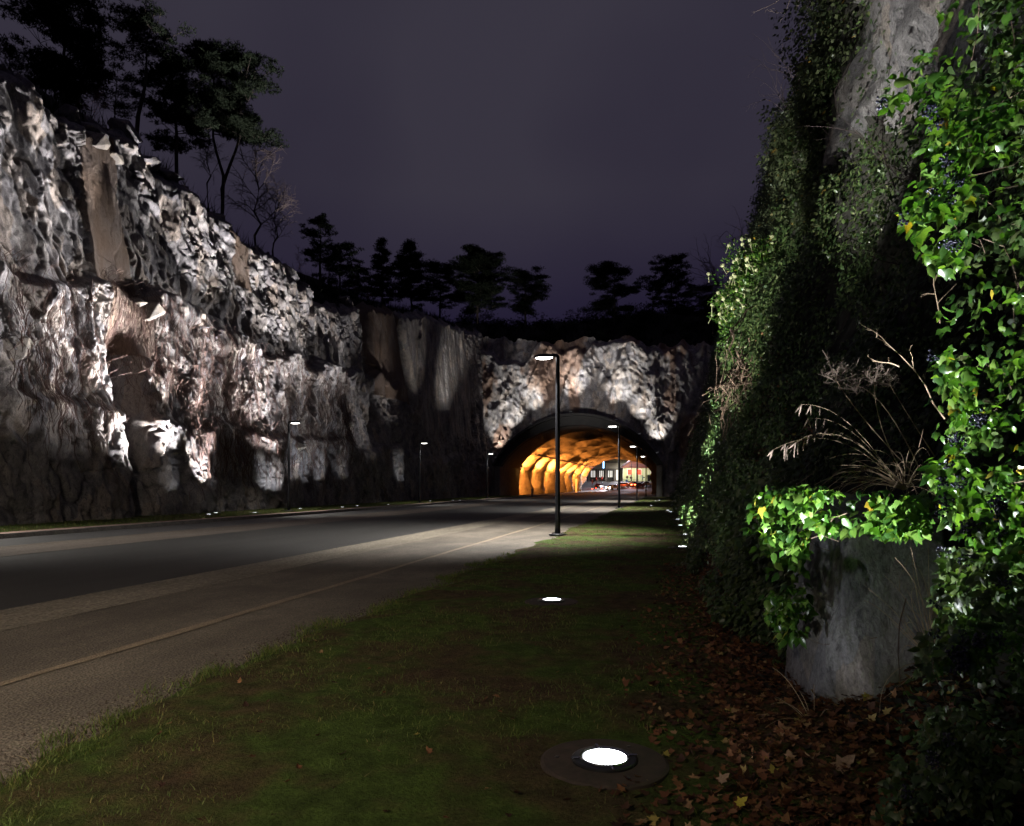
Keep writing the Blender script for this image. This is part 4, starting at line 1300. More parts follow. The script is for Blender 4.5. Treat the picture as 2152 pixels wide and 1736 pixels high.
# ------------------------------------------------------------------ ivy round the boulder and the near ivy
def near_ivy(root_name, label, pts, size, n_single, TVs, mat, berries=0, twigs=0, group=None):
    pos, out = pts
    N = len(pos)
    tip, nor = droop(N, out, 0.7, 0.8)
    base = (float(pos[:, 0].mean()), float(pos[:, 1].mean()), float(max(0, pos[:, 2].min())))
    r = empty(root_name, base)
    tag(r, label, 'ivy', group)
    rel = pos - np.array(base)
    # those nearest the viewer are leaves of their own
    dist = np.linalg.norm(pos - np.array([0, 0, CAMZ]), axis=1)
    order = np.argsort(dist - 4.0 * size)
    one, rest = order[:n_single], order[n_single:]
    tm = []
    for k in range(4):
        V = (IVY_V if k == 0 else OVA_V) * np.array([rng.uniform(.85, 1.1), rng.uniform(.92, 1.08), 1]) + np.array([0, 0, 1.0]) * rng.uniform(-.03, .03, (9, 1))
        me = big_mesh('leaf', V, IVY_F)
        me.materials.append(mat)
        tm.append(me)
    Rm = frames(tip, nor)
    from mathutils import Matrix
    for i in one:
        o = bpy.data.objects.new('leaf', tm[int(i) % 4])
        COL.objects.link(o)
        o.parent = r
        m3 = Matrix([[float(v) for v in row] for row in Rm[i]])
        o.matrix_local = Matrix.Translation(Vector(rel[i])) @ m3.to_4x4() @ Matrix.Scale(float(size[i]), 4)
    if len(rest):
        o = link('foliage', leaves_mesh('foliage', rel[rest], tip[rest], nor[rest], size[rest], None, IVY_F), mat, r)
        o['kind'] = 'stuff'
    ps = []
    for k in range(twigs):
        i = rng.integers(0, N)
        p = rel[i].copy()
        q_ = [tuple(p)]
        dr = np.array([0.5 + rng.normal(0, .4), 0.3 + rng.normal(0, .5), rng.normal(-.1, .5)])
        for s in range(5):
            dr = dr + rng.normal(0, .25, 3)
            p = p + dr / np.linalg.norm(dr) * 0.11
            q_.append(tuple(p))
        ps.append(q_[::-1])
    if ps:
        stems('stem', ps, 0.0024, M['root'], r)['kind'] = 'stuff'
    if berries:
        b0 = None
        for k in range(berries):
            i = one[rng.integers(0, len(one))]
            p = rel[i] + np.array([-0.03, -0.04, 0.0])
            if b0 is None:
                mb = MB()
                for j in range(15):
                    v = rng.normal(size=3)
                    v = v / np.linalg.norm(v) * 0.022
                    mb.lathe([(0, -.0048), (.0048, -.0015), (.0048, .0015), (0, .0048)], 6, tuple(v), False)
                    mb.tube([(0, 0, 0), tuple(v)], 0.0012, 3, False)
                b0 = mb.build('berry_cluster', M['berry'], r, True)
                c = b0
            else:
                c = b0.copy()
                COL.objects.link(c)
                c.parent = r
            c.location = tuple(p)
            c.rotation_euler = tuple(rng.uniform(0, 6, 3))
    return r

def frustum(outline_y, outline_x, xr, y0, y1, N, z0, z1, noise_amp, seed):   # points through a leafy volume
    P = []
    py = rng.uniform(y0, y1, N * 2)
    le = np.interp(py, outline_y, outline_x) + noise_amp * fbm(py / 60.0, py * 0, seed, 4, .6)
    px = le + (xr - le) * rng.random(N * 2) ** 0.9
    cl_ = fbm(px / 95.0, py / 80.0, seed + 5, 3, 0.6)
    ok = cl_ > -0.06 + 0.15 * rng.random(N * 2) - 0.5 * (rng.random(N * 2) < 0.10)
    px, py, cl_ = px[ok][:N], py[ok][:N], cl_[ok][:N]
    d = z0 + (z1 - z0) * np.clip(rng.random(len(px)) ** 0.8 - 0.9 * (cl_ - .15), 0, 1.3)
    return np.stack([at(a, b, c) for a, b, c in zip(px, py, d)])

pos = frustum([-420, 0, 100, 150, 225, 262, 350, 400, 520, 600, 700, 800, 900, 1000, 1100, 1250, 1330, 1400],
              [2010, 1985, 1950, 1905, 1858, 1905, 1935, 1900, 1925, 1975, 1955, 1960, 1950, 1950, 2000, 2020, 1990, 1960], 2330, -420, 1400, 9500, 2.4, 3.7, 34, 501)
near_ivy('ivy', 'large bright glossy ivy in the right foreground with clusters of dark berries', (pos, np.array([-0.75, -0.6, 0.0])), rng.uniform(0.028, 0.056, len(pos)) * (1 + .25 * (rng.random(len(pos)) < .1)), 300, None, M['ivy'], 48, 60)
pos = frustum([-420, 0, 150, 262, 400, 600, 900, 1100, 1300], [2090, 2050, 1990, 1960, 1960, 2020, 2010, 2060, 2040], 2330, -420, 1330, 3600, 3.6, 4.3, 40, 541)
near_ivy('ivy', 'dark inner mass of ivy behind the bright foreground ivy', (pos, np.array([-0.75, -0.6, 0.0])), rng.uniform(0.04, 0.07, len(pos)), 30, None, M['ivy_shaded'], 0, 20)
pos = frustum([1150, 1330, 1400, 1480, 1560, 1650, 1800], [1985, 1950, 1925, 1880, 1862, 1850, 1840], 2330, 1150, 1850, 5400, 2.5, 3.6, 30, 511)
near_ivy('ivy', 'shaded low ivy in the bottom right corner beside the boulder', (pos, np.array([-0.6, -0.6, 0.35])), rng.uniform(0.026, 0.048, len(pos)), 220, None, M['ivy_shaded'], 8, 26)
py_ = [1020, 1050, 1100, 1150, 1220, 1300, 1345]
pos = frustum(py_, [1640, 1585, 1575, 1580, 1600, 1612, 1640], 1700, 1020, 1345, 620, 4.25, 4.75, 18, 521)
pos2 = frustum([1030, 1060, 1120], [1640, 1660, 1740], 1950, 1030, 1122, 760, 3.75, 4.3, 16, 523)
pos = np.concatenate([pos, pos2])
near_ivy('ivy', 'lit ivy cascading over the top and left side of the boulder', (pos, np.array([-0.7, -0.7, 0.1])), rng.uniform(0.045, 0.078, len(pos)), 280, None, M['ivy'], 0, 16)
pos = frustum([1020, 1070, 1150, 1200], [1530, 1510, 1525, 1560], 1640, 1010, 1200, 900, 5.2, 6.6, 22, 531)
near_ivy('ivy', 'dull hanging ivy left of the boulder and above the leaf litter', (pos, np.array([-0.7, -0.7, 0.1])), rng.uniform(0.05, 0.085, len(pos)), 160, None, M['ivy_shaded'], 0, 10)

# ------------------------------------------------------------------ fallen leaves
def litter_h(x, y):
    f = np.clip((x - .35) / .65, 0, 1)
    i = np.interp(y, KEY, np.arange(len(KEY)))
    z = np.zeros_like(x)
    xs_ = np.stack([np.interp(y, KEY, PRO[:, k, 0]) for k in range(4)], -1)
    zs_ = np.stack([np.interp(y, KEY, PRO[:, k, 1]) for k in range(4)], -1)
    for k in range(3):
        w = (x - xs_[:, k]) / (xs_[:, k + 1] - xs_[:, k])
        m = (w >= 0) & (w < 1)
        z = np.where(m, zs_[:, k] * (1 - w) + zs_[:, k + 1] * w, z)
    return np.maximum(z + 0.02, lawn_h(x, y))
N = 22000
ly = 1.8 + rng.random(N) ** 1.5 * 12
lx = 0.55 + rng.normal(0, 0.5, N) + 0.25 * (rng.random(N))
lx = np.where(rng.random(N) < 0.5, rng.uniform(0.3, 1.7, N), lx)
okl = (lx > -0.35 + 0.5 * fbm(ly * 0.7, ly * 0, 601)) & (lx < 2.0)
lx, ly = lx[okl], ly[okl]
lz = litter_h(lx, ly) + rng.random(len(lx)) * 0.035
n_ = len(lx)
tip = rng.normal(0, 1, (n_, 3)); tip[:, 2] *= 0.35
nor = np.array([0, 0, 1.0]) + rng.normal(0, 0.38, (n_, 3))
sz = rng.uniform(0.024, 0.066, n_)
seen = np.array([-ly[i] if -0.5 < lx[i] < 1.05 else -99 for i in range(n_)])
vis = np.array([(p @ FWD) for p in np.stack([lx, ly, 0 * lx], 1)])
score = np.where((vis > 2.6) & (lx > 0.1) & (lx < 1.0 + 0.0 * ly), sz / np.maximum(vis, .1), 0)
order = np.argsort(-score)
first, rest = order[:230], order[230:]
lit = link('leaf_litter', leaves_mesh('leaf_litter', np.stack([lx, ly, lz], 1)[rest], tip[rest], nor[rest], sz[rest], MAP_V, MAP_F), M['dead'])
lit['kind'] = 'stuff'
lm = []
for k in range(5):
    V = MAP_V * np.array([rng.uniform(.7, 1.0), 1, 1]) + np.stack([np.zeros(15), np.zeros(15), rng.uniform(-.10, .14, 15)], 1)
    me = big_mesh('fallen_leaf', V, MAP_F)
    me.materials.append(M['dead'])
    lm.append(me)
from mathutils import Matrix
Rm = frames(tip, nor)
def drop_leaf(me, p, rm, s, label, group):
    o = bpy.data.objects.new('fallen_leaf', me)
    COL.objects.link(o)
    m3 = Matrix([[float(v) for v in row] for row in rm])
    o.matrix_world = Matrix.Translation(Vector(p)) @ m3.to_4x4() @ Matrix.Scale(float(s), 4)
    tag(o, label, 'fallen leaf', group)
    return o
for i in first:
    drop_leaf(lm[int(i) % 5], (lx[i], ly[i], lz[i] + 0.012), Rm[i], sz[i], 'withered brown leaf lying among many others under the bank', 'brown leaves under the bank')
k = 0
while k < 60:
    p = on_ground(rng.uniform(300, 1420), rng.uniform(1330, 1725), 0.045)
    ex_ = np.interp(p[1], [-6, 2.2, 4, 6, 10, 20], [-1.6, -3.05, -3.5, -3.55, -3.45, -3.45])
    if p[0] < ex_ + 0.3 or np.hypot(p[0] - upl[0].location[0], p[1] - upl[0].location[1]) < 0.34:
        continue
    t_ = rng.normal(0, 1, (1, 3)) * np.array([1, 1, .25])
    rm = frames(t_, np.array([[0, 0, 1.0]]) + rng.normal(0, .3, (1, 3)))[0]
    drop_leaf(lm[k % 5], (p[0], p[1], float(lawn_h(p[0], p[1])) + 0.015), rm, rng.uniform(0.03, 0.055), 'small withered leaf scattered on the open grass', 'scattered leaves on the grass')
    k += 1
for px, py, s, mt, lb in ((1757, 1625, 0.12, 'dead_pale', 'large pale pinkish dead leaf lying in front of the boulder'), (1510, 1650, 0.065, 'dead_pale', 'pale tan leaf standing on edge in the litter near the bottom'),
                          (1548, 1700, 0.06, 'dead_yellow', 'small yellow leaf near the bottom edge of the litter')):
    p = on_ground(px, py, 0.10)
    me = lm[0].copy()
    me.materials.clear()
    me.materials.append(M[mt])
    rm = frames(np.array([[.5, .2, .35]]), np.array([[-.1, -.6, 1.0]]))[0]
    drop_leaf(me, (p[0], p[1], 0.115), rm, s, lb, None)

# ------------------------------------------------------------------ dry stalks, grasses, twigs, roots on the bank
def umbel_plant(base, tip, sag, label, big=1.0):
    r = empty('dry_umbel_plant', tuple(base))
    tag(r, label, 'dead plant', 'dead flower stalks above the boulder')
    b = np.array(base)
    pth = curve((0, 0, 0), np.array(tip) - b, sag, 10)
    MB().tube(pth, [0.0045 - 0.0025 * i / 9 for i in range(10)], 5).build('stalk', M['straw'], r)
    hb = MB()
    e_ = np.array(pth[-1])
    for k in range(26):
        d = np.array([rng.normal(0, .8), rng.normal(0, .8), abs(rng.normal(.6, .4))])
        d = d / np.linalg.norm(d) * rng.uniform(.06, .13) * big
        q_ = e_ + d - np.array([0, 0, .05]) * rng.random()
        hb.tube([tuple(e_ - np.array([0, 0, .03]) * rng.random()), tuple(q_)], 0.0013, 3, False)
        for j in range(6):
            dd_ = rng.normal(0, .022, 3) + np.array([0, 0, .015])
            hb.tube([tuple(q_), tuple(q_ + dd_)], 0.0010, 3, False)
    hb.build('umbel', M['twig'], r)
    return r
A = lambda x, y, z: at(x, y, z)
umbel_plant(A(1925, 1000, 4.75), A(1755, 795, 4.9), (-.06, 0, .04), 'dead flower stalk with the leftmost wide umbel above the boulder', 1.2)
umbel_plant(A(1935, 990, 4.9), A(1800, 812, 5.0), (-.02, 0, .14), 'dead flower stalk that arches over between the two umbels')
umbel_plant(A(1900, 1000, 4.6), A(1838, 800, 4.7), (-.05, 0, .02), 'dead flower stalk with the upright middle umbel', 1.1)
umbel_plant(A(1965, 960, 5.0), A(1868, 805, 5.1), (-.01, 0, .01), 'dead flower stalk standing rightmost beside the green ivy', 1.1)

def grass_tuft(base, tips, label, seeds=True, cat='dead grass'):
    r = empty('dry_grass_tuft', tuple(base))
    tag(r, label, cat, None)
    sb, pb = MB(), MB()
    for tp, sg in tips:
        pth = curve((0, 0, 0), np.array(tp) - np.array(base), sg, 11)
        sb.tube(pth, [0.0026 - 0.0018 * i / 10 for i in range(11)], 4, False)
        if seeds:
            for j in range(5):
                f_ = np.array(pth[10 - j % 3])
                d = np.array([rng.normal(-.02, .015), rng.normal(0, .015), -rng.uniform(.04, .10)])
                pb.tube([tuple(f_), tuple(f_ + d * .5), tuple(f_ + d)], [0.0015, 0.0055, 0.001], 4, False)
    sb.build('blades', M['straw'], r)
    if seeds:
        pb.build('seed_heads', M['twig'], r)['kind'] = 'stuff'
    return r
bs = A(1880, 1010, 4.6)
grass_tuft(bs, [(A(1625, 945, 4.5), (0, 0, .16)), (A(1655, 938, 4.6), (0, 0, .18)), (A(1672, 930, 4.5), (0, 0, .15)), (A(1685, 850, 4.7), (0, 0, .13)), (A(1698, 880, 4.7), (0, 0, .12)), (A(1740, 900, 4.7), (0, 0, .06))],
           'tall dry grass with drooping seed heads leaning left over the lawn')
tp = [(A(rng.uniform(1700, 2010), rng.uniform(955, 1075), rng.uniform(4.3, 5.0)), (rng.normal(0, .06), 0, rng.uniform(.05, .16))) for k in range(60)]
grass_tuft(A(1900, 1030, 4.7), tp, 'low mat of fine withered grass blades under the dead stalks', False)
tp = [(A(1700 + rng.normal(0, 60), 1520 + rng.normal(0, 40), rng.uniform(4.0, 4.5)), (0, 0, rng.uniform(.02, .08))) for k in range(46)]
grass_tuft(A(1712, 1535, 4.3), tp, 'small tuft of faded grass at the left foot of the boulder', False)
tp = [(A(1960 + rng.normal(0, 70), 1300 + rng.normal(0, 90), rng.uniform(3.9, 4.4)), (rng.normal(0, .05), 0, rng.uniform(.02, .1))) for k in range(60)]
grass_tuft(A(1960, 1390, 4.2), tp, 'withered grass between the boulder and the near ivy', False)

def twig_thing(name, label, cat, base, mains, mat, rad=0.006, subs=5, sub_len=0.3, group=None, spread=.6, levels=2):
    r = empty(name, tuple(base))
    tag(r, label, cat, group)
    b = MB()
    def grow(p, d, L, rd, lev):
        n_s = 5
        pth = [tuple(p)]
        for s in range(n_s):
            d = d + rng.normal(0, .13, 3)
            d = d / np.linalg.norm(d)
            p = p + d * L / n_s
            pth.append(tuple(p))
            if lev > 0 and s > 0:
                for _ in range(max(1, subs // 3)):
                    if rng.random() < 0.75:
                        d2 = d + rng.normal(0, spread, 3)
                        grow(p.copy(), d2 / np.linalg.norm(d2), L * sub_len * rng.uniform(.7, 1.4), rd * .5, lev - 1)
        b.tube(pth, [rd * (1 - .7 * i / n_s) for i in range(n_s + 1)], 3 if rd < .004 else 4, False)
    for p0, p1 in mains:
        p0, p1 = np.array(p0) - np.array(base), np.array(p1) - np.array(base)
        L = np.linalg.norm(p1 - p0)
        grow(p0, (p1 - p0) / L, L, rad, levels)
    b.build('branches', mat, r)['kind'] = 'stuff'
    return r
twig_thing('dry_branch', 'long bare pale stem slanting up left out of the near ivy', 'dead branch', A(1985, 880, 4.0), [(A(1985, 880, 4.0), A(1838, 715, 4.0)), (A(1890, 770, 4.0), A(1840, 740, 4.05))], M['straw'], 0.005, 3, 0.22)
twig_thing('dry_branch', 'thin bare twig crossing the dark hollow below the grey rock', 'dead branch', A(1960, 460, 8), [(A(1960, 460, 8), A(1730, 290, 8.5)), (A(1880, 395, 8), A(1765, 230, 8.4))], M['twig_dark'], 0.008, 3, 0.3)
twig_thing('bare_shrub', 'tangle of bare dark twigs in the hollow under the grey rock', 'bare shrub', A(1930, 380, 8), [(A(1930, 380, 8), A(1820, 240 + 30 * k, 8 + .2 * k)) for k in range(5)] + [(A(1900, 560, 7.5), A(1790, 480 + 25 * k, 7.6)) for k in range(4)], M['twig_dark'], 0.005, 3, 0.4)
twig_thing('dry_branch', 'pale forked twig standing up beside the near ivy below the yellow leaf', 'dead branch', A(1965, 660, 4.2), [(A(1975, 680, 4.2), A(1935, 585, 4.2))], M['straw'], 0.004, 3, 0.35)
rb = MB()
rr = empty('exposed_roots', tuple(A(1600, 780, 12.5)))
tag(rr, 'tangle of pale exposed roots hanging from the bank under the lit bush', 'roots')
for k in range(60):
    p0 = A(1600 + rng.normal(0, 28), 770 + rng.normal(0, 45), 12.4 + rng.normal(0, .25)) - np.array(rr.location)
    p1 = A(1545 + rng.normal(0, 32), 860 + rng.normal(0, 48), 11.7 + rng.normal(0, .3)) - np.array(rr.location)
    pth = [np.array(p) + (rng.normal(0, .05, 3) if 0 < i < 8 else 0) for i, p in enumerate(curve(p0, p1, (-.12, 0, rng.uniform(-.1, .14)), 9))]
    r_ = rng.uniform(.004, .02)
    rb.tube([tuple(p) for p in pth], [r_ * (1 - .08 * i) for i in range(9)], 6)
rb.build('root', M['root'], rr, True)
for (px, py, dz, lb) in ((1480, 560, 60, 'bare pale shrub silhouetted on the cliff edge behind the ivy'), (1650, 130, 26, 'fan of fine bare twigs sticking out of the high ivy into the sky'), (1640, 215, 27, 'second smaller fan of bare twigs beside the high ivy'),
                     (1560, 505, 38, 'faint bare twigs above the middle of the cliff edge')):
    b_ = A(px + 30, py + 40, dz)
    twig_thing('bare_shrub', lb, 'bare shrub', b_, [(b_, A(px + rng.uniform(-40, 15), py + rng.uniform(-45, 25), dz)) for k in range(6)], M['twig_dark'], 0.0006 * dz, 3, 0.4)
b_ = A(1450, 940, 34)
twig_thing('bare_shrub', 'small bare pale shrub in front of the right end of the portal rock', 'bare shrub', A(1440, 960, 34), [(A(1440, 960, 34), A(1418 + 9 * k, 880 + rng.uniform(-10, 30), 34)) for k in range(7)], M['twig'], 0.014, 3, 0.35)
twig_thing('bare_shrub', 'bare brown shrub higher up beside the dark right bank', 'bare shrub', A(1500, 850, 30), [(A(1500, 850, 30), A(1455 + 9 * k, 785 + rng.uniform(-10, 30), 30)) for k in range(7)], M['twig_dark'], 0.014, 3, 0.35)
b_ = A(1690, -60, 24)
twig_thing('overhanging_branch', 'bare branch tips hanging into the sky at the top edge', 'branch', b_, [(b_, A(1620, 20, 24)), (b_, A(1680, 30, 24)), (b_, A(1640, 25, 24)), (b_, A(1705, 22, 24))], M['twig'], 0.02, 3, 0.35)

# ------------------------------------------------------------------ trees
def needle_pads(pads, per, blade, wid):
    per, wid = per * 1.7, wid * 1.9
    P = []
    for c, rx, rz in pads:
        n_ = int(per * (rx / 0.8) ** 1.6)
        v = rng.normal(0, .5, (n_, 3))
        v *= np.minimum(1, 1.15 / (np.linalg.norm(v, axis=1) + 1e-6))[:, None]
        P.append(np.array(c) + v * np.array([rx, rx, rz]))
    P = np.concatenate(P)
    n_ = len(P)
    K = 7
    Pk = np.repeat(P, K, 0)
    d = rng.normal(0, 1, (n_ * K, 3)) + np.array([0, 0, .45])
    d /= np.linalg.norm(d, axis=1)[:, None]
    s = np.cross(d, rng.normal(0, 1, (n_ * K, 3)))
    s /= np.linalg.norm(s, axis=1)[:, None]
    L = blade * rng.uniform(.6, 1.2, (n_ * K, 1))
    V = np.stack([Pk - s * wid, Pk + s * wid, Pk + d * L], 1).reshape(-1, 3)
    return big_mesh('crown', V, np.arange(n_ * K * 3).reshape(-1, 3))

def pine(label, base, H, Wd, seed, bends=(0, 0), crown=0.4, nb=34, rad=0.16, stems_=1, per=52, group=None, top=0.75, flat=0.30, shape='round'):
    r = np.random.default_rng(seed)
    root = empty('pine_tree', tuple(base))
    tag(root, label, 'pine tree', group)
    tb = MB()
    pads = []
    for sidx in range(stems_):
        off = np.array([0.0, 0, 0]) if stems_ == 1 else np.array([(-1, 1)[sidx] * Wd * .17, 0, 0])
        pth = []
        for i in range(12):
            f = i / 11
            x = bends[0] * math.sin(f * math.pi) + bends[1] * f + off[0] * sstep(0.1, 0.5, f) + r.normal(0, .03) * H * .1
            y = r.normal(0, .02) * H * .2
            pth.append(np.array([x, y, H * f * (0.97 if sidx == 0 else .9) - 2.0 * (i == 0)]))
        tb.tube([tuple(p) for p in pth], [rad * (1 - .85 * i / 11) * (1 if stems_ == 1 else .8) for i in range(12)], 7, False)
        for k in range(nb // stems_):
            f = crown + (1 - crown) * (k + r.random()) / (nb // stems_)
            p0 = pth[int(f * 11)] * (1 - (f * 11) % 1) + pth[min(11, int(f * 11) + 1)] * ((f * 11) % 1)
            g = (f - crown) / (1 - crown)
            sh = (math.sin(math.pi * (0.18 + 0.76 * g)) ** .8) if shape == 'round' else (1.02 - g) ** .8
            L = Wd * .5 * sh * r.uniform(.55, 1.1)
            a = r.uniform(0, 2 * math.pi)
            up = r.uniform(-.05, .35) + .4 * g
            e_ = p0 + np.array([math.cos(a) * L, math.sin(a) * L, up * L])
            m_ = (p0 + e_) / 2 + np.array([0, 0, -.08 * L + r.normal(0, .06) * L])
            tb.tube([tuple(p0), tuple(m_), tuple(e_)], [rad * .28 * (1.1 - g * .6), rad * .18, rad * .06], 4, False)
            pr = Wd * .10 * r.uniform(.6, 1.5)
            pads.append((e_, pr, pr * flat * r.uniform(.9, 1.5)))
            if L > Wd * .12:
                for _ in range(4):
                    q_ = m_ * r.uniform(.3, .6) + e_ * .5 + r.normal(0, .10, 3) * L
                    q_ = p0 + (e_ - p0) * r.uniform(.45, .85) + r.normal(0, .22, 3) * L * np.array([1, 1, .5])
                    tb.tube([tuple(m_), tuple(q_)], [rad * .12, rad * .05], 3, False)
                    pads.append((q_, pr * .8, pr * .8 * flat))
        pads.append((pth[-1], Wd * .12, Wd * .07))
    tb.build('trunk', M['bark'], root)
    sc = H / 7.0
    link('crown', needle_pads(pads, per, .20 * sc ** .5, .011 * sc ** .6), M['needle'], root)
    return root
def tz(px, py, zc): return tuple(at(px, py, zc))
GP = 'pines along the skyline'
pine('tall full pine at the left standing on top of the rock cutting', tz(133, 250, 42), 7.3, 6.3, 1001, (0, .1), .22, 46, .15, group=GP, per=60)
pine('pine with a bent bare trunk and flat top right of the full left pine', tz(284, 262, 42), 6.0, 4.2, 1002, (.5, .55), .70, 22, .13, group=GP)
pine('dense low pine filling the gap between the bent pine and the twin stemmed pine', tz(372, 330, 44), 6.0, 4.6, 1003, (0, -.3), .10, 44, .12, group=GP, per=70)
pine('tall twin stemmed pine leaning over the middle of the rock ridge', tz(466, 425, 49), 10.4, 6.2, 1004, (.2, .35), .42, 44, .16, 2, group=GP, per=56)
pine('small broad pine at the left frame edge behind the rock crest', tz(20, 190, 46), 2.6, 3.6, 1005, (0, 0), .05, 22, .08, group=GP)
pine('low spreading pine beneath the bent pine at the cliff top', tz(240, 255, 45), 2.8, 3.4, 1006, (0, .2), .15, 22, .08, group=GP)
pine('pine with one long arm to the right beyond the red bushes', tz(672, 600, 62), 6.0, 3.6, 1007, (0, .1), .30, 30, .13, group=GP)
pine('dark bushy pine just right of the long armed pine', tz(715, 640, 64), 5.4, 4.6, 1008, (0, 0), .05, 36, .11, group=GP)
pine('narrow pointed pine left of the row above the corner of the cutting', tz(803, 655, 100), 10.3, 5.2, 1009, (0, 0), .12, 44, .16, group=GP, shape='cone')
pine('pointed pine with a leaning top, second in the row above the corner', tz(868, 655, 102), 10.2, 7.4, 1010, (-.5, -.3), .12, 46, .16, group=GP, shape='cone')
pine('low dark pine between the pointed pines and the broad one', tz(925, 655, 104), 6.8, 7.6, 1011, (0, 0), .1, 34, .14, group=GP)
pine('broad dark pine left of the tunnel crown on the skyline', tz(1003, 665, 106), 9.6, 8.8, 1012, (0, .2), .08, 56, .18, group=GP, per=60)
pine('lower broad pine directly above the left shoulder of the arch', tz(1104, 668, 108), 6.6, 7.8, 1013, (0, 0), .1, 36, .15, group=GP)
pine('broad low pine above the right half of the arch', tz(1291, 665, 108), 7.2, 8.8, 1014, (0, 0), .1, 40, .16, group=GP)
pine('tall pine with tiered branches at the right end of the skyline', tz(1411, 662, 106), 8.2, 7.4, 1015, (0, 0), .15, 36, .16, group=GP)
pine('slim low pine next to the tiered pine at the right', tz(1372, 662, 110), 4.6, 3.0, 1016, (0, 0), .2, 22, .10, group=GP)
pine('dark low pine at the far left of the portal skyline', tz(752, 650, 92), 5.2, 6.4, 1017, (0, 0), .0, 34, .10, group=GP)
pine('dark low pine merging into the top of the right bank', tz(1470, 668, 100), 4.2, 6.4, 1018, (0, 0), .0, 34, .10, group=GP)

def birch(label, base, H, Wd, seed, mat='twig_dark', name='bare_birch', cat='bare tree', n_main=13, group=None, rad=None):
    r = np.random.default_rng(seed)
    root = empty(name, tuple(base))
    tag(root, label, cat, group)
    tb, bb = MB(), MB()
    rad = rad or H * .014
    pth = [np.array([r.normal(0, .02) * H, r.normal(0, .02) * H, H * i / 9]) for i in range(10)]
    pth[0] = np.array([0, 0, -1.5])
    tb.tube([tuple(p) for p in pth], [rad * (1 - .9 * i / 9) for i in range(10)], 6, False)
    tb.build('trunk', M[mat], root)
    def br(p, d, L, rd, lev):
        q_ = [p]
        for s in range(4):
            d = d + r.normal(0, .14, 3) + np.array([0, 0, .06 if lev > 1 else -.10])
            d /= np.linalg.norm(d)
            p = p + d * L / 4
            q_.append(p)
            if lev > 0:
                for _ in range(2):
                    d2 = d + r.normal(0, .55, 3)
                    br(p, d2 / np.linalg.norm(d2), L * .45 * r.uniform(.7, 1.3), rd * .55, lev - 1)
        bb.tube([tuple(a) for a in q_], [rd, rd * .85, rd * .7, rd * .55, rd * .35], 3, False)
    for k in range(n_main):
        f = .25 + .72 * k / n_main
        a = r.uniform(0, 6.28)
        p0 = pth[int(f * 9)]
        br(p0, np.array([math.cos(a) * .7, math.sin(a) * .7, .75]), Wd * .55 * (1.15 - f * .6), rad * .4, 2)
    bb.build('branches', M[mat], root)
    return root
GB = 'bare birches at the cliff edge'
birch('tall bare birch right of the twin stemmed pine', tz(540, 520, 51), 7.6, 4.4, 1101, group=GB)
birch('smaller bare birch leaning out right of the tall birch', tz(578, 545, 53), 5.4, 3.9, 1102, group=GB)
birch('thin bare birch close left of the twin stemmed pine trunk', tz(438, 400, 46), 4.0, 2.4, 1103, group=GB)
birch('faint bare tree at the right end of the skyline beside the bank', tz(1498, 670, 70), 5.5, 3.4, 1104, group=GB)
for px, py, dz, H, W_, lb in ((198, 258, 38, 1.5, 1.7, 'reddish bare bush on the crest of the rock cutting'), (628, 585, 58, 2.6, 1.3, 'upright reddish bush where the ridge dips'), (742, 660, 66, 4.2, 1.6, 'tall reddish bush standing before the dark pines'),
                           (775, 645, 84, 1.6, 1.4, 'small reddish bush above the brown slab')):
    birch(lb, tz(px, py, dz), H, W_, int(px), 'twig_red', 'red_bush', 'bush', 12, 'reddish bushes on the ridge', 0.02)
o_ = on_ground(912, 1046, 0.13)
birch('rust brown shrub growing against the foot of the wall beside the middle far lamp', (o_[0] - 2.2, o_[1], 4.2), 2.3, 3.4, 1120, 'twig_red', 'brown_shrub', 'shrub', 18, None, .03)
birch('second rust brown shrub low beside the left pillar of the arch', (float(on_ground(1030, 1046, .1)[0]) - 1.6, 84.0, 0.1), 2.6, 3.0, 1121, 'twig_red', 'brown_shrub', 'shrub', 14, None, .03)

# tangled undergrowth along the top of the cuttings
def undergrowth(label, P0, hmin, hmax, wid, mat):
    n_ = len(P0)
    hh = rng.uniform(hmin, hmax, n_)[:, None]
    d = rng.normal(0, .35, (n_, 3)); d[:, 2] = 1
    s = rng.normal(0, 1, (n_, 3)); s[:, 2] *= .2
    s = s / np.linalg.norm(s, axis=1)[:, None] * wid
    V = np.stack([P0 - s, P0 + s, P0 + d * hh], 1).reshape(-1, 3)
    o = link('undergrowth', big_mesh('undergrowth', V, np.arange(n_ * 3).reshape(-1, 3)), mat)
    tag(o, label, 'undergrowth', None, 'stuff')
n_ = 9000
yy = rng.uniform(18, 92, n_); uu = rng.random(n_) ** 1.5 * 9
xx = np.interp(yy, ys_t := np.linspace(12, 100, 200), left_face(ys_t, ridge(ys_t) - .2)) - 1.0 - uu
zz = ridge(yy) - 0.3 + 0.58 * np.minimum(uu, 6) * (1 - sstep(55, 75, yy) * .7)
undergrowth('dark tangled undergrowth along the crest of the left cutting', np.stack([xx, yy, zz], 1), .3, 1.3, .035, M['needle'])
n_ = 12000
xx = rng.uniform(-45, 12, n_); uu = rng.random(n_) ** 1.3 * .35
yy = PY + 5.2 + uu * 78
zz = 21.2 + 7.0 * sstep(-0.02, 0.17, uu) + 1.2 * fbm(xx * .15, yy * .15, 71)
cl_ = np.maximum(0, fbm(xx * .25, yy * .1, 91) + .35)
undergrowth('dark tangled undergrowth along the skyline above the tunnel', np.stack([xx, yy, zz], 1), .3, 1.0, .05, M['needle'])
pads = []
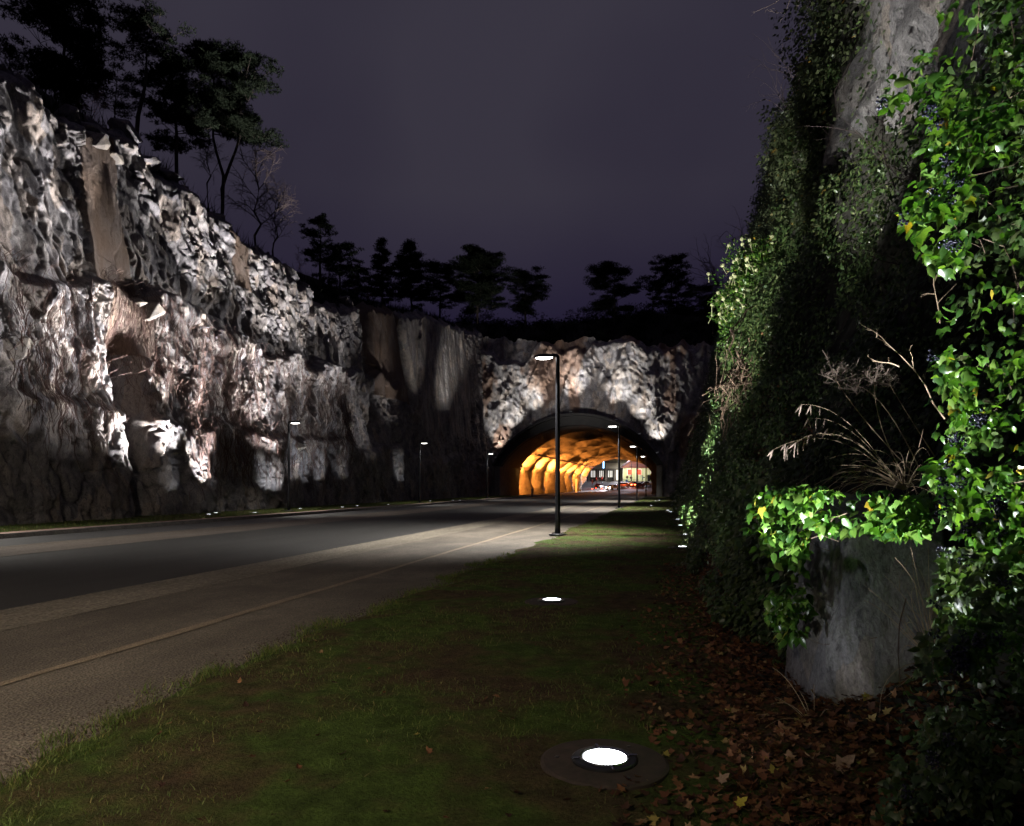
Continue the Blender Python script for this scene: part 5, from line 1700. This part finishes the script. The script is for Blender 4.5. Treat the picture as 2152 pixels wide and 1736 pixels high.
for k in range(230):
    x_, u_ = rng.uniform(-46, 12), rng.random() * .3
    y_ = PY + 5.5 + u_ * 78
    z_ = 21.3 + 7.0 * float(sstep(-0.02, 0.17, np.array(u_))) + 1.2 * float(fbm(np.array(x_ * .15), np.array(y_ * .15), 71))
    r_ = rng.uniform(.5, 1.9)
    pads.append((np.array([x_, y_, z_ + r_ * rng.uniform(.1, .7)]), r_, r_ * rng.uniform(.5, 1.1)))
sh_ = link('undergrowth', needle_pads(pads, 34, .34, .017), M['needle'])
tag(sh_, 'dark bushy scrub between the pines above the tunnel', 'undergrowth', None, 'stuff')

# bare creeper on the cutting
def creeper(label, y0, y1, z0, z1, n_, seed):
    r = np.random.default_rng(seed)
    root = empty('bare_creeper', (-23.5, (y0 + y1) / 2, z0))
    tag(root, label, 'creeper', 'bare creepers on the rock cutting')
    ys_ = r.uniform(y0, y1, n_); zs_ = r.uniform(z0, z1, n_); L = r.uniform(.6, 2.8, n_)
    K = 9
    f = np.linspace(0, 1, K)
    wob = r.normal(0, .35, (n_, 1))
    Yc = ys_[:, None] + wob * f + .14 * np.cumsum(r.normal(0, .5, (n_, K)), 1)
    Zc = zs_[:, None] - L[:, None] * f + .05 * r.normal(0, 1, (n_, K))
    Zc = np.maximum(Zc, .4)
    Xc = left_face(Yc, Zc)
    Xc = np.maximum(Xc, np.maximum(np.roll(Xc, 1, 1), np.roll(Xc, -1, 1)) - .25) + r.uniform(.03, .16, (n_, 1)) + .03 * r.normal(0, 1, (n_, K))
    w = r.uniform(.006, .016, (n_, 1, 1))
    P = np.stack([Xc, Yc, Zc], 2)
    a = P + w * np.array([0, 1, 0]); b = P - w * np.array([0, 1, 0]); c_ = P + w * np.array([1.2, 0, 0])
    V = np.stack([a, c_, b], 2).reshape(-1, 3)
    base = (np.arange(n_)[:, None] * K + np.arange(K - 1)[None]).ravel() * 3
    F = np.concatenate([np.stack([base + i, base + (i + 1) % 3, base + 3 + (i + 1) % 3, base + 3 + i], 1) for i in range(3)])
    o = link('stems', big_mesh('stems', V - np.array(root.location), F), M['creeper'], root)
    o['kind'] = 'stuff'
creeper('mat of reddish bare creeper at the left edge of the wall', 21.0, 25.5, 4.5, 10.5, 240, 1)
creeper('reddish bare creeper over the lower end of the brown slab', 26.5, 31.5, 6.5, 11.5, 320, 2)
creeper('curtain of bare creeper hanging in the middle of the wall', 31.5, 38.5, 4.0, 10.8, 560, 3)
creeper('bare creeper hanging right of the wall middle towards the corner', 39, 52, 5.0, 10.5, 480, 4)
creeper('fringe of bare creeper along the lower ledge', 31, 50, 3.2, 5.4, 300, 5)

# ------------------------------------------------------------------ the street beyond the tunnel
def facing(px, py, zc):
    p = at(px, py, zc)
    return (p[0], p[1], float(gz(p[1])))
M['render_grey'] = plain('grey_cladding', (0.24, 0.22, 0.22), .7)
M['render_white'] = plain('white_band', (0.60, 0.57, 0.54), .7)
M['yellow_panel'] = plain('yellow_panel', (0.50, 0.36, 0.04), .6)
M['house_wall'] = plain('yellow_boards', (0.52, 0.55, 0.30), .7, 0, .1)
M['white_trim'] = plain('white_trim', (0.72, 0.72, 0.70), .6, 0, .1)
M['roof_tile'] = plain('roof_tile', (0.20, 0.07, 0.05), .7)
M['shop_lit'] = glow('shop_window', (1.0, 0.90, 0.74), 1.2)
M['shop_strip'] = glow('shop_strip', (1.0, 0.96, 0.88), 0.9)
M['red_window'] = glow('red_window', (1.0, 0.06, 0.03), 1.2)
M['win_lit'] = glow('white_window', (0.95, 0.97, 0.95), 0.7)
M['blue_sign'] = glow('blue_sign', (0.35, 0.62, 1.0), 3.5)
M['bulb'] = glow('bulb', (1.0, 0.80, 0.25), 4.0)
M['red_sig'] = glow('red_signal', (1.0, 0.03, 0.01), 60.0)
M['green_sig'] = glow('green_signal', (0.15, 0.95, 1.0), 60.0)
M['signal_black'] = plain('signal_black', (0.02, 0.02, 0.022), .5)

ang = -TH + R(2)
def local(root):
    return root
# grey shop building, left
p = facing(1283, 1008, 262)
gb = empty('shop_building', p, TH * 0.6)
tag(gb, 'grey modern shop building with white lit ground floor seen through the tunnel', 'building')
MB().box((0, 5, 4.3 + 4.5), (17, 10, 9.4)).build('upper_storey', M['render_grey'], gb)
MB().box((0, -0.12, 5.6), (17, .3, 2.1)).build('white_band', M['render_white'], gb)
MB().box((0, 5.5, 2.1), (16.6, 9.4, 4.4)).build('ground_floor', M['signal_black'], gb)
for k in range(6):
    MB().box((-7.9 + k * 3.15, 0.1, 2.2), (.75, .5, 4.6)).build('column', M['render_grey'], gb)
for k in range(4):
    for j in range(3):
        MB().box((-7.0 + k * 3.15 + j * .62, .74, 2.6), (.3, .06, 2.4)).build('window', M['shop_strip'], gb)
MB().box((6.4, .72, 2.2), (2.3, .08, 3.9)).build('window', M['shop_lit'], gb)
MB().box((3.1, .72, 2.2), (2.0, .08, 3.9)).build('window', M['shop_lit'], gb)
for k in range(14):
    MB().box((-8.2 + k * 1.25, -0.03, 9.4), (.06, .08, 5.2)).build('cladding_joint', M['signal_black'], gb)
sg = empty('blue_sign', facing(1268.5, 1008, 255))
tag(sg, 'tall narrow glowing blue sign on the shop building', 'sign')
MB().box((0, 0, 6.8), (1.3, .4, 5.0)).build('case', plain('sign_case', (0.03, 0.05, 0.12), .4), sg)
MB().box((0, -.22, 6.8), (.55, .06, 4.4)).build('tube', M['blue_sign'], sg)
MB().box((0, 0.3, 3.0), (.15, .15, 5.0)).build('sign_post', M['pole'], sg)
# yellow lit building behind
p = facing(1318, 1008, 270)
yb = empty('yellow_building', p, TH * .6)
tag(yb, 'building with a tall lit yellow facade behind the gabled house', 'building')
MB().box((0, 4, 6), (3.6, 8, 13)).build('wall', M['yellow_panel'], yb)
for k in range(5):
    MB().box((-1.5 + k * .75, -0.05, 6.5), (.10, .12, 11)).build('fin', M['roof_tile'], yb)
lc = empty('light_garland', facing(1318, 1008, 258))
tag(lc, 'sagging garland of warm yellow bulbs between the buildings', 'string lights')
pth = curve((-1.8, 0, 9.6), (2.6, 0, 8.2), (0, 0, -1.1), 15)
MB().tube(pth, .05, 4, False).build('cable', M['signal_black'], lc)
for q_ in pth:
    MB().lathe([(0, -.2), (.16, -.1), (.16, .05), (0, .12)], 8, q_, False).build('bulb', M['bulb'], lc)
# yellow gabled house, right
p = facing(1345, 1011, 240)
hs = empty('gabled_house', p, TH * .9)
tag(hs, 'pale yellow house with dark gabled roof and red lit windows seen through the tunnel', 'house')
W_, D_, E_ = 11.6, 9.0, 4.5
MB().box((0, D_ / 2, E_ / 2), (W_, D_, E_)).build('wall', M['house_wall'], hs)
MB().add([(-W_ / 2 - .5, -.4, E_), (-1.4, -.4, 8.2), (-1.4, D_, 8.2), (-W_ / 2 - .5, D_, E_)], [(0, 3, 2, 1)]).add([(W_ / 2 + .5, -.4, E_), (-1.4, -.4, 8.2), (-1.4, D_, 8.2), (W_ / 2 + .5, D_, E_)], [(0, 1, 2, 3)]).add([(-W_ / 2 - .5, -.36, E_ + .02), (W_ / 2 + .5, -.36, E_ + .02), (-1.4, -.36, 8.16)], [(0, 1, 2)]).build('roof', M['roof_tile'], hs)
MB().box((-.6, -.5, 5.35), (6.4, .12, .95)).build('roof_sign', plain('roof_sign', (0.14, 0.05, 0.05), .6), hs)
for k in range(9):
    MB().box((-W_ / 2 + .1 + k * 1.42, -.04, E_ / 2), (.13, .10, E_ - .05)).build('corner_board', M['white_trim'], hs)
for x, mt in ((-3.55, 'red_window'), (-.25, 'red_window'), (4.3, 'win_lit')):
    f = MB().box((x, -.05, 3.1), (1.5, .16, 2.1)).build('window_frame', M['white_trim'], hs)
    MB().box((x, -.15, 3.1), (1.15, .06, 1.75)).build('pane', M[mt], f)
MB().box((2.9, -.08, 1.1), (1.0, .12, 2.2)).build('door', M['pole'], hs)

def signal(px, py_l, zc, mat, label, H_, extra=None):
    p = facing(px, 1021, zc)
    r = empty('traffic_light', p, TH)
    tag(r, label, 'traffic light', 'traffic lights beyond the tunnel')
    lz = CAMZ + (1021 - py_l) / 1494.4 * zc - p[2]
    MB().tube([(0, 0, 0), (0, 0, lz + .6)], .08, 8).build('post', M['pole'], r)
    MB().box((0, -.08, lz - .15), (.6, .28, 1.4)).build('signal_head', M['signal_black'], r)
    MB().lathe([(0, -.07), (.25, -.04), (.27, 0.0), (0, .03)], 14, (0, 0, 0), False).build('lens', mat, r)  # wider than the dark lenses; the lamp's glare is built into its size
    ln = r.children[-1]
    ln.rotation_euler = (R(90), 0, 0)
    ln.location = (0, -.24, lz)
    for k in (1, 2):
        d_ = MB().lathe([(0, -.05), (.16, -.03), (.17, 0.0), (0, .03)], 12, (0, 0, 0), False).build('dark_lens', M['pole'], r)
        d_.rotation_euler = (R(90), 0, 0)
        d_.location = (0, -.23, lz - .38 * k)
    v_ = MB().box((0, -.3, lz + .24), (.42, .34, .04)).build('visor', M['signal_black'], r)
    pl = bpy.data.lights.new('signal_light', 'POINT')
    pl.energy = 260 if mat is M['red_sig'] else 500
    pl.color = (1, .05, .03) if mat is M['red_sig'] else (.15, .85, 1)
    pl.shadow_soft_size = .15
    lo = bpy.data.objects.new('signal_light', pl)
    COL.objects.link(lo)
    lo.parent = r
    lo.location = (0, -.6, lz)
    return r
signal(1244.5, 1011.8, 203, M['red_sig'], 'lowest red traffic light, just right of the tunnel wall end', 3)
signal(1253.5, 1004.6, 205, M['red_sig'], 'red traffic light in the middle of the three', 3)
signal(1265, 1004.6, 204, M['red_sig'], 'red traffic light rightmost of the three', 3)
signal(1350, 1003, 222, M['green_sig'], 'bright turquoise traffic light in front of the gabled house', 3)
for px, py, mt, lb in ((1318, 1003, 'roof_tile', 'dark round road sign in front of the corner of the gabled house'), (1317, 1010.5, 'sign_blue', 'round blue road sign near the ground before the gabled house'), (1326, 1004, 'roof_tile', 'dark red round road sign left of the lamp post before the gabled house')):
    zc = 226
    p = facing(px, 1021, zc)
    r = empty('road_sign', p, TH)
    tag(r, lb, 'road sign', 'road signs before the gabled house')
    lz = CAMZ + (1021 - py) / 1494.4 * zc - p[2]
    MB().tube([(0, 0, 0), (0, 0, lz)], .05, 6).build('post', M['pole'], r)
    d_ = MB().lathe([(0, 0), (.42, 0), (.42, .03), (0, .03)], 20, closed=False).build('disc', M['roof_tile'] if mt == 'roof_tile' else plain('sign_blue', (0.03, 0.06, 0.25), .5), r)
    d_.rotation_euler = (R(90), 0, 0)
    d_.location = (0, -.06, lz)
f_ = make_lamp(6.5, -.5, M['lamp_far'])
for k, (px, zc, lb) in enumerate(((1327, 232, 'dark lamp post standing before the red windows of the gabled house'), (1331, 250, 'lamp post behind the other before the gabled house'))):
    o = f_ if k == 0 else copy_tree(f_, None, False)
    o.location = facing(px, 1021, zc)
    o.scale = (1.3, 1.3, 1.35)
    tag(o, lb, 'street lamp', 'street lamps before the gabled house')
    spot(o, (-.6, 0, 6.2), (-.2, -.9, -1), 16000, 60, .7, (.92, .86, 1.0), .2)
    spot(o, (-.6, 0, 6.3), (0.1, .25, -1), 9000, 75, .6, (1, .93, .8), .2)
rail = empty('guard_railing', facing(1290, 1021, 228), TH)
tag(rail, 'low metal guard railing along the street beyond the tunnel', 'railing')
MB().box((0, 0, 1.0), (16, .06, .08)).box((0, 0, .55), (16, .05, .06)).build('rail', M['galv'], rail)
for k in range(11):
    MB().box((-8 + k * 1.6, 0, .5), (.07, .07, 1.0)).build('post', M['galv'], rail)

# cars at the crossing
M['tyre'] = plain('tyre', (0.02, 0.02, 0.02), .8)
M['car_glass'] = plain('car_glass', (0.02, 0.025, 0.03), .08)
M['head'] = glow('headlight', (1.0, 0.97, 1.0), 120.0)
M['tail'] = glow('taillight', (1.0, 0.10, 0.02), 40.0)
def car(loc, rz, col, label, lights):
    r = empty('car', loc, rz)
    tag(r, label, 'car', 'cars beyond the tunnel')
    mat = plain('car_paint', col, .3, .3, .05)
    prof = [(-2.1, .35), (-2.15, .75), (-1.95, .95), (-1.2, 1.0), (-.55, 1.42), (.75, 1.46), (1.55, 1.02), (2.05, .92), (2.12, .6), (2.05, .35)]
    V, F = [], []
    for x, ins in ((-.82, 0), (-.88, 1), (.88, 1), (.82, 0)):
        for yy, zz in prof:
            w = x * (0.84 if zz > 1.2 else 1.0)
            V.append((w, -yy, zz))
    n_ = len(prof)
    for i in range(3):
        for k in range(n_):
            k2 = (k + 1) % n_
            F.append((i * n_ + k, (i + 1) * n_ + k, (i + 1) * n_ + k2, i * n_ + k2))
    F.append(tuple(range(n_))); F.append(tuple(3 * n_ + k for k in range(n_ - 1, -1, -1)))
    MB().add(V, F).build('body', mat, r)
    MB().add([(-.66, 1.28, 1.06), (.66, 1.28, 1.06), (.60, .60, 1.43), (-.60, .60, 1.43)], [(0, 1, 2, 3)]).build('windscreen', M['car_glass'], r)
    MB().add([(-.66, -1.62, 1.03), (.66, -1.62, 1.03), (.60, -.82, 1.46), (-.60, -.82, 1.46)], [(3, 2, 1, 0)]).build('rear_window', M['car_glass'], r)
    for sx in (-1, 1):
        MB().add([(sx * .90, .9, 1.0), (sx * .90, -1.1, 1.0), (sx * .77, -.7, 1.38), (sx * .77, .5, 1.38)], [(0, 1, 2, 3)]).build('side_window', M['car_glass'], r)
        for yy in (-1.3, 1.32):
            wq = MB().lathe([(0, -.11), (.31, -.11), (.33, -.06), (.33, .06), (.31, .11), (0, .11)], 16, closed=False).build('wheel', M['tyre'], r)
            wq.rotation_euler = (0, R(90), 0)
            wq.location = (sx * .80, yy, .33)
            rm_ = MB().lathe([(0, .0), (.2, 0), (.2, .02), (0, .03)], 12, closed=False).build('rim', M['steel'], wq)
            rm_.location = (0, 0, .11 * sx)
        h_ = MB().box((sx * .62, 2.14, .72), (.36, .08, .18)).build('headlight', M['head'] if lights == 'front' else M['white_trim'], r)
        MB().box((sx * .66, -2.12, .80), (.30, .06, .22)).build('taillight', M['tail'] if lights == 'rear' else M['roof_tile'], r)
        if lights == 'front':
            spot(r, (sx * .62, 2.25, .72), (0, 1, -.035), 9000, 28, .8, (1, .97, 1), .1)
        else:
            d = bpy.data.lights.new('tail_glow', 'POINT')
            d.energy = 120; d.color = (1, .12, .03); d.shadow_soft_size = .1
            lo = bpy.data.objects.new('tail_glow', d); COL.objects.link(lo); lo.parent = r; lo.location = (sx * .66, -2.4, .8)
    return r
def carpos(px, py):
    zc = 205.0
    for _ in range(30):
        p = at(px, py, zc)
        zc += (p[2] - float(gz(p[1]))) * 18
        zc = min(max(zc, 120), 240)
    p = at(px, py, zc)
    return (p[0], p[1], float(gz(p[1])))
for px, py, rz, c_, lb, lt in ((1287, 1030, 150, (.5, .5, .52), 'oncoming silver car with dazzling headlights, leftmost beyond the tunnel', 'front'),
                            (1309, 1025, 140, (.08, .08, .1), 'oncoming dark car with dazzling headlights behind the silver one', 'front'),
                            (1328, 1021.5, 130, (.6, .6, .6), 'oncoming white car with dazzling headlights, farthest of the queue', 'front'),
                            (1340, 1024.5, -35, (.1, .03, .03), 'dark red car driving off with lit taillights on the right', 'rear'),
                            (1356, 1022.5, -45, (.2, .2, .22), 'grey car with lit taillights beside the right pillar', 'rear'),
                            (1258, 1027, 172, (.03, .03, .035), 'dark car with lit taillights waiting below the red traffic lights', 'rear')):
    car(carpos(px, py), R(rz), c_, lb, lt)
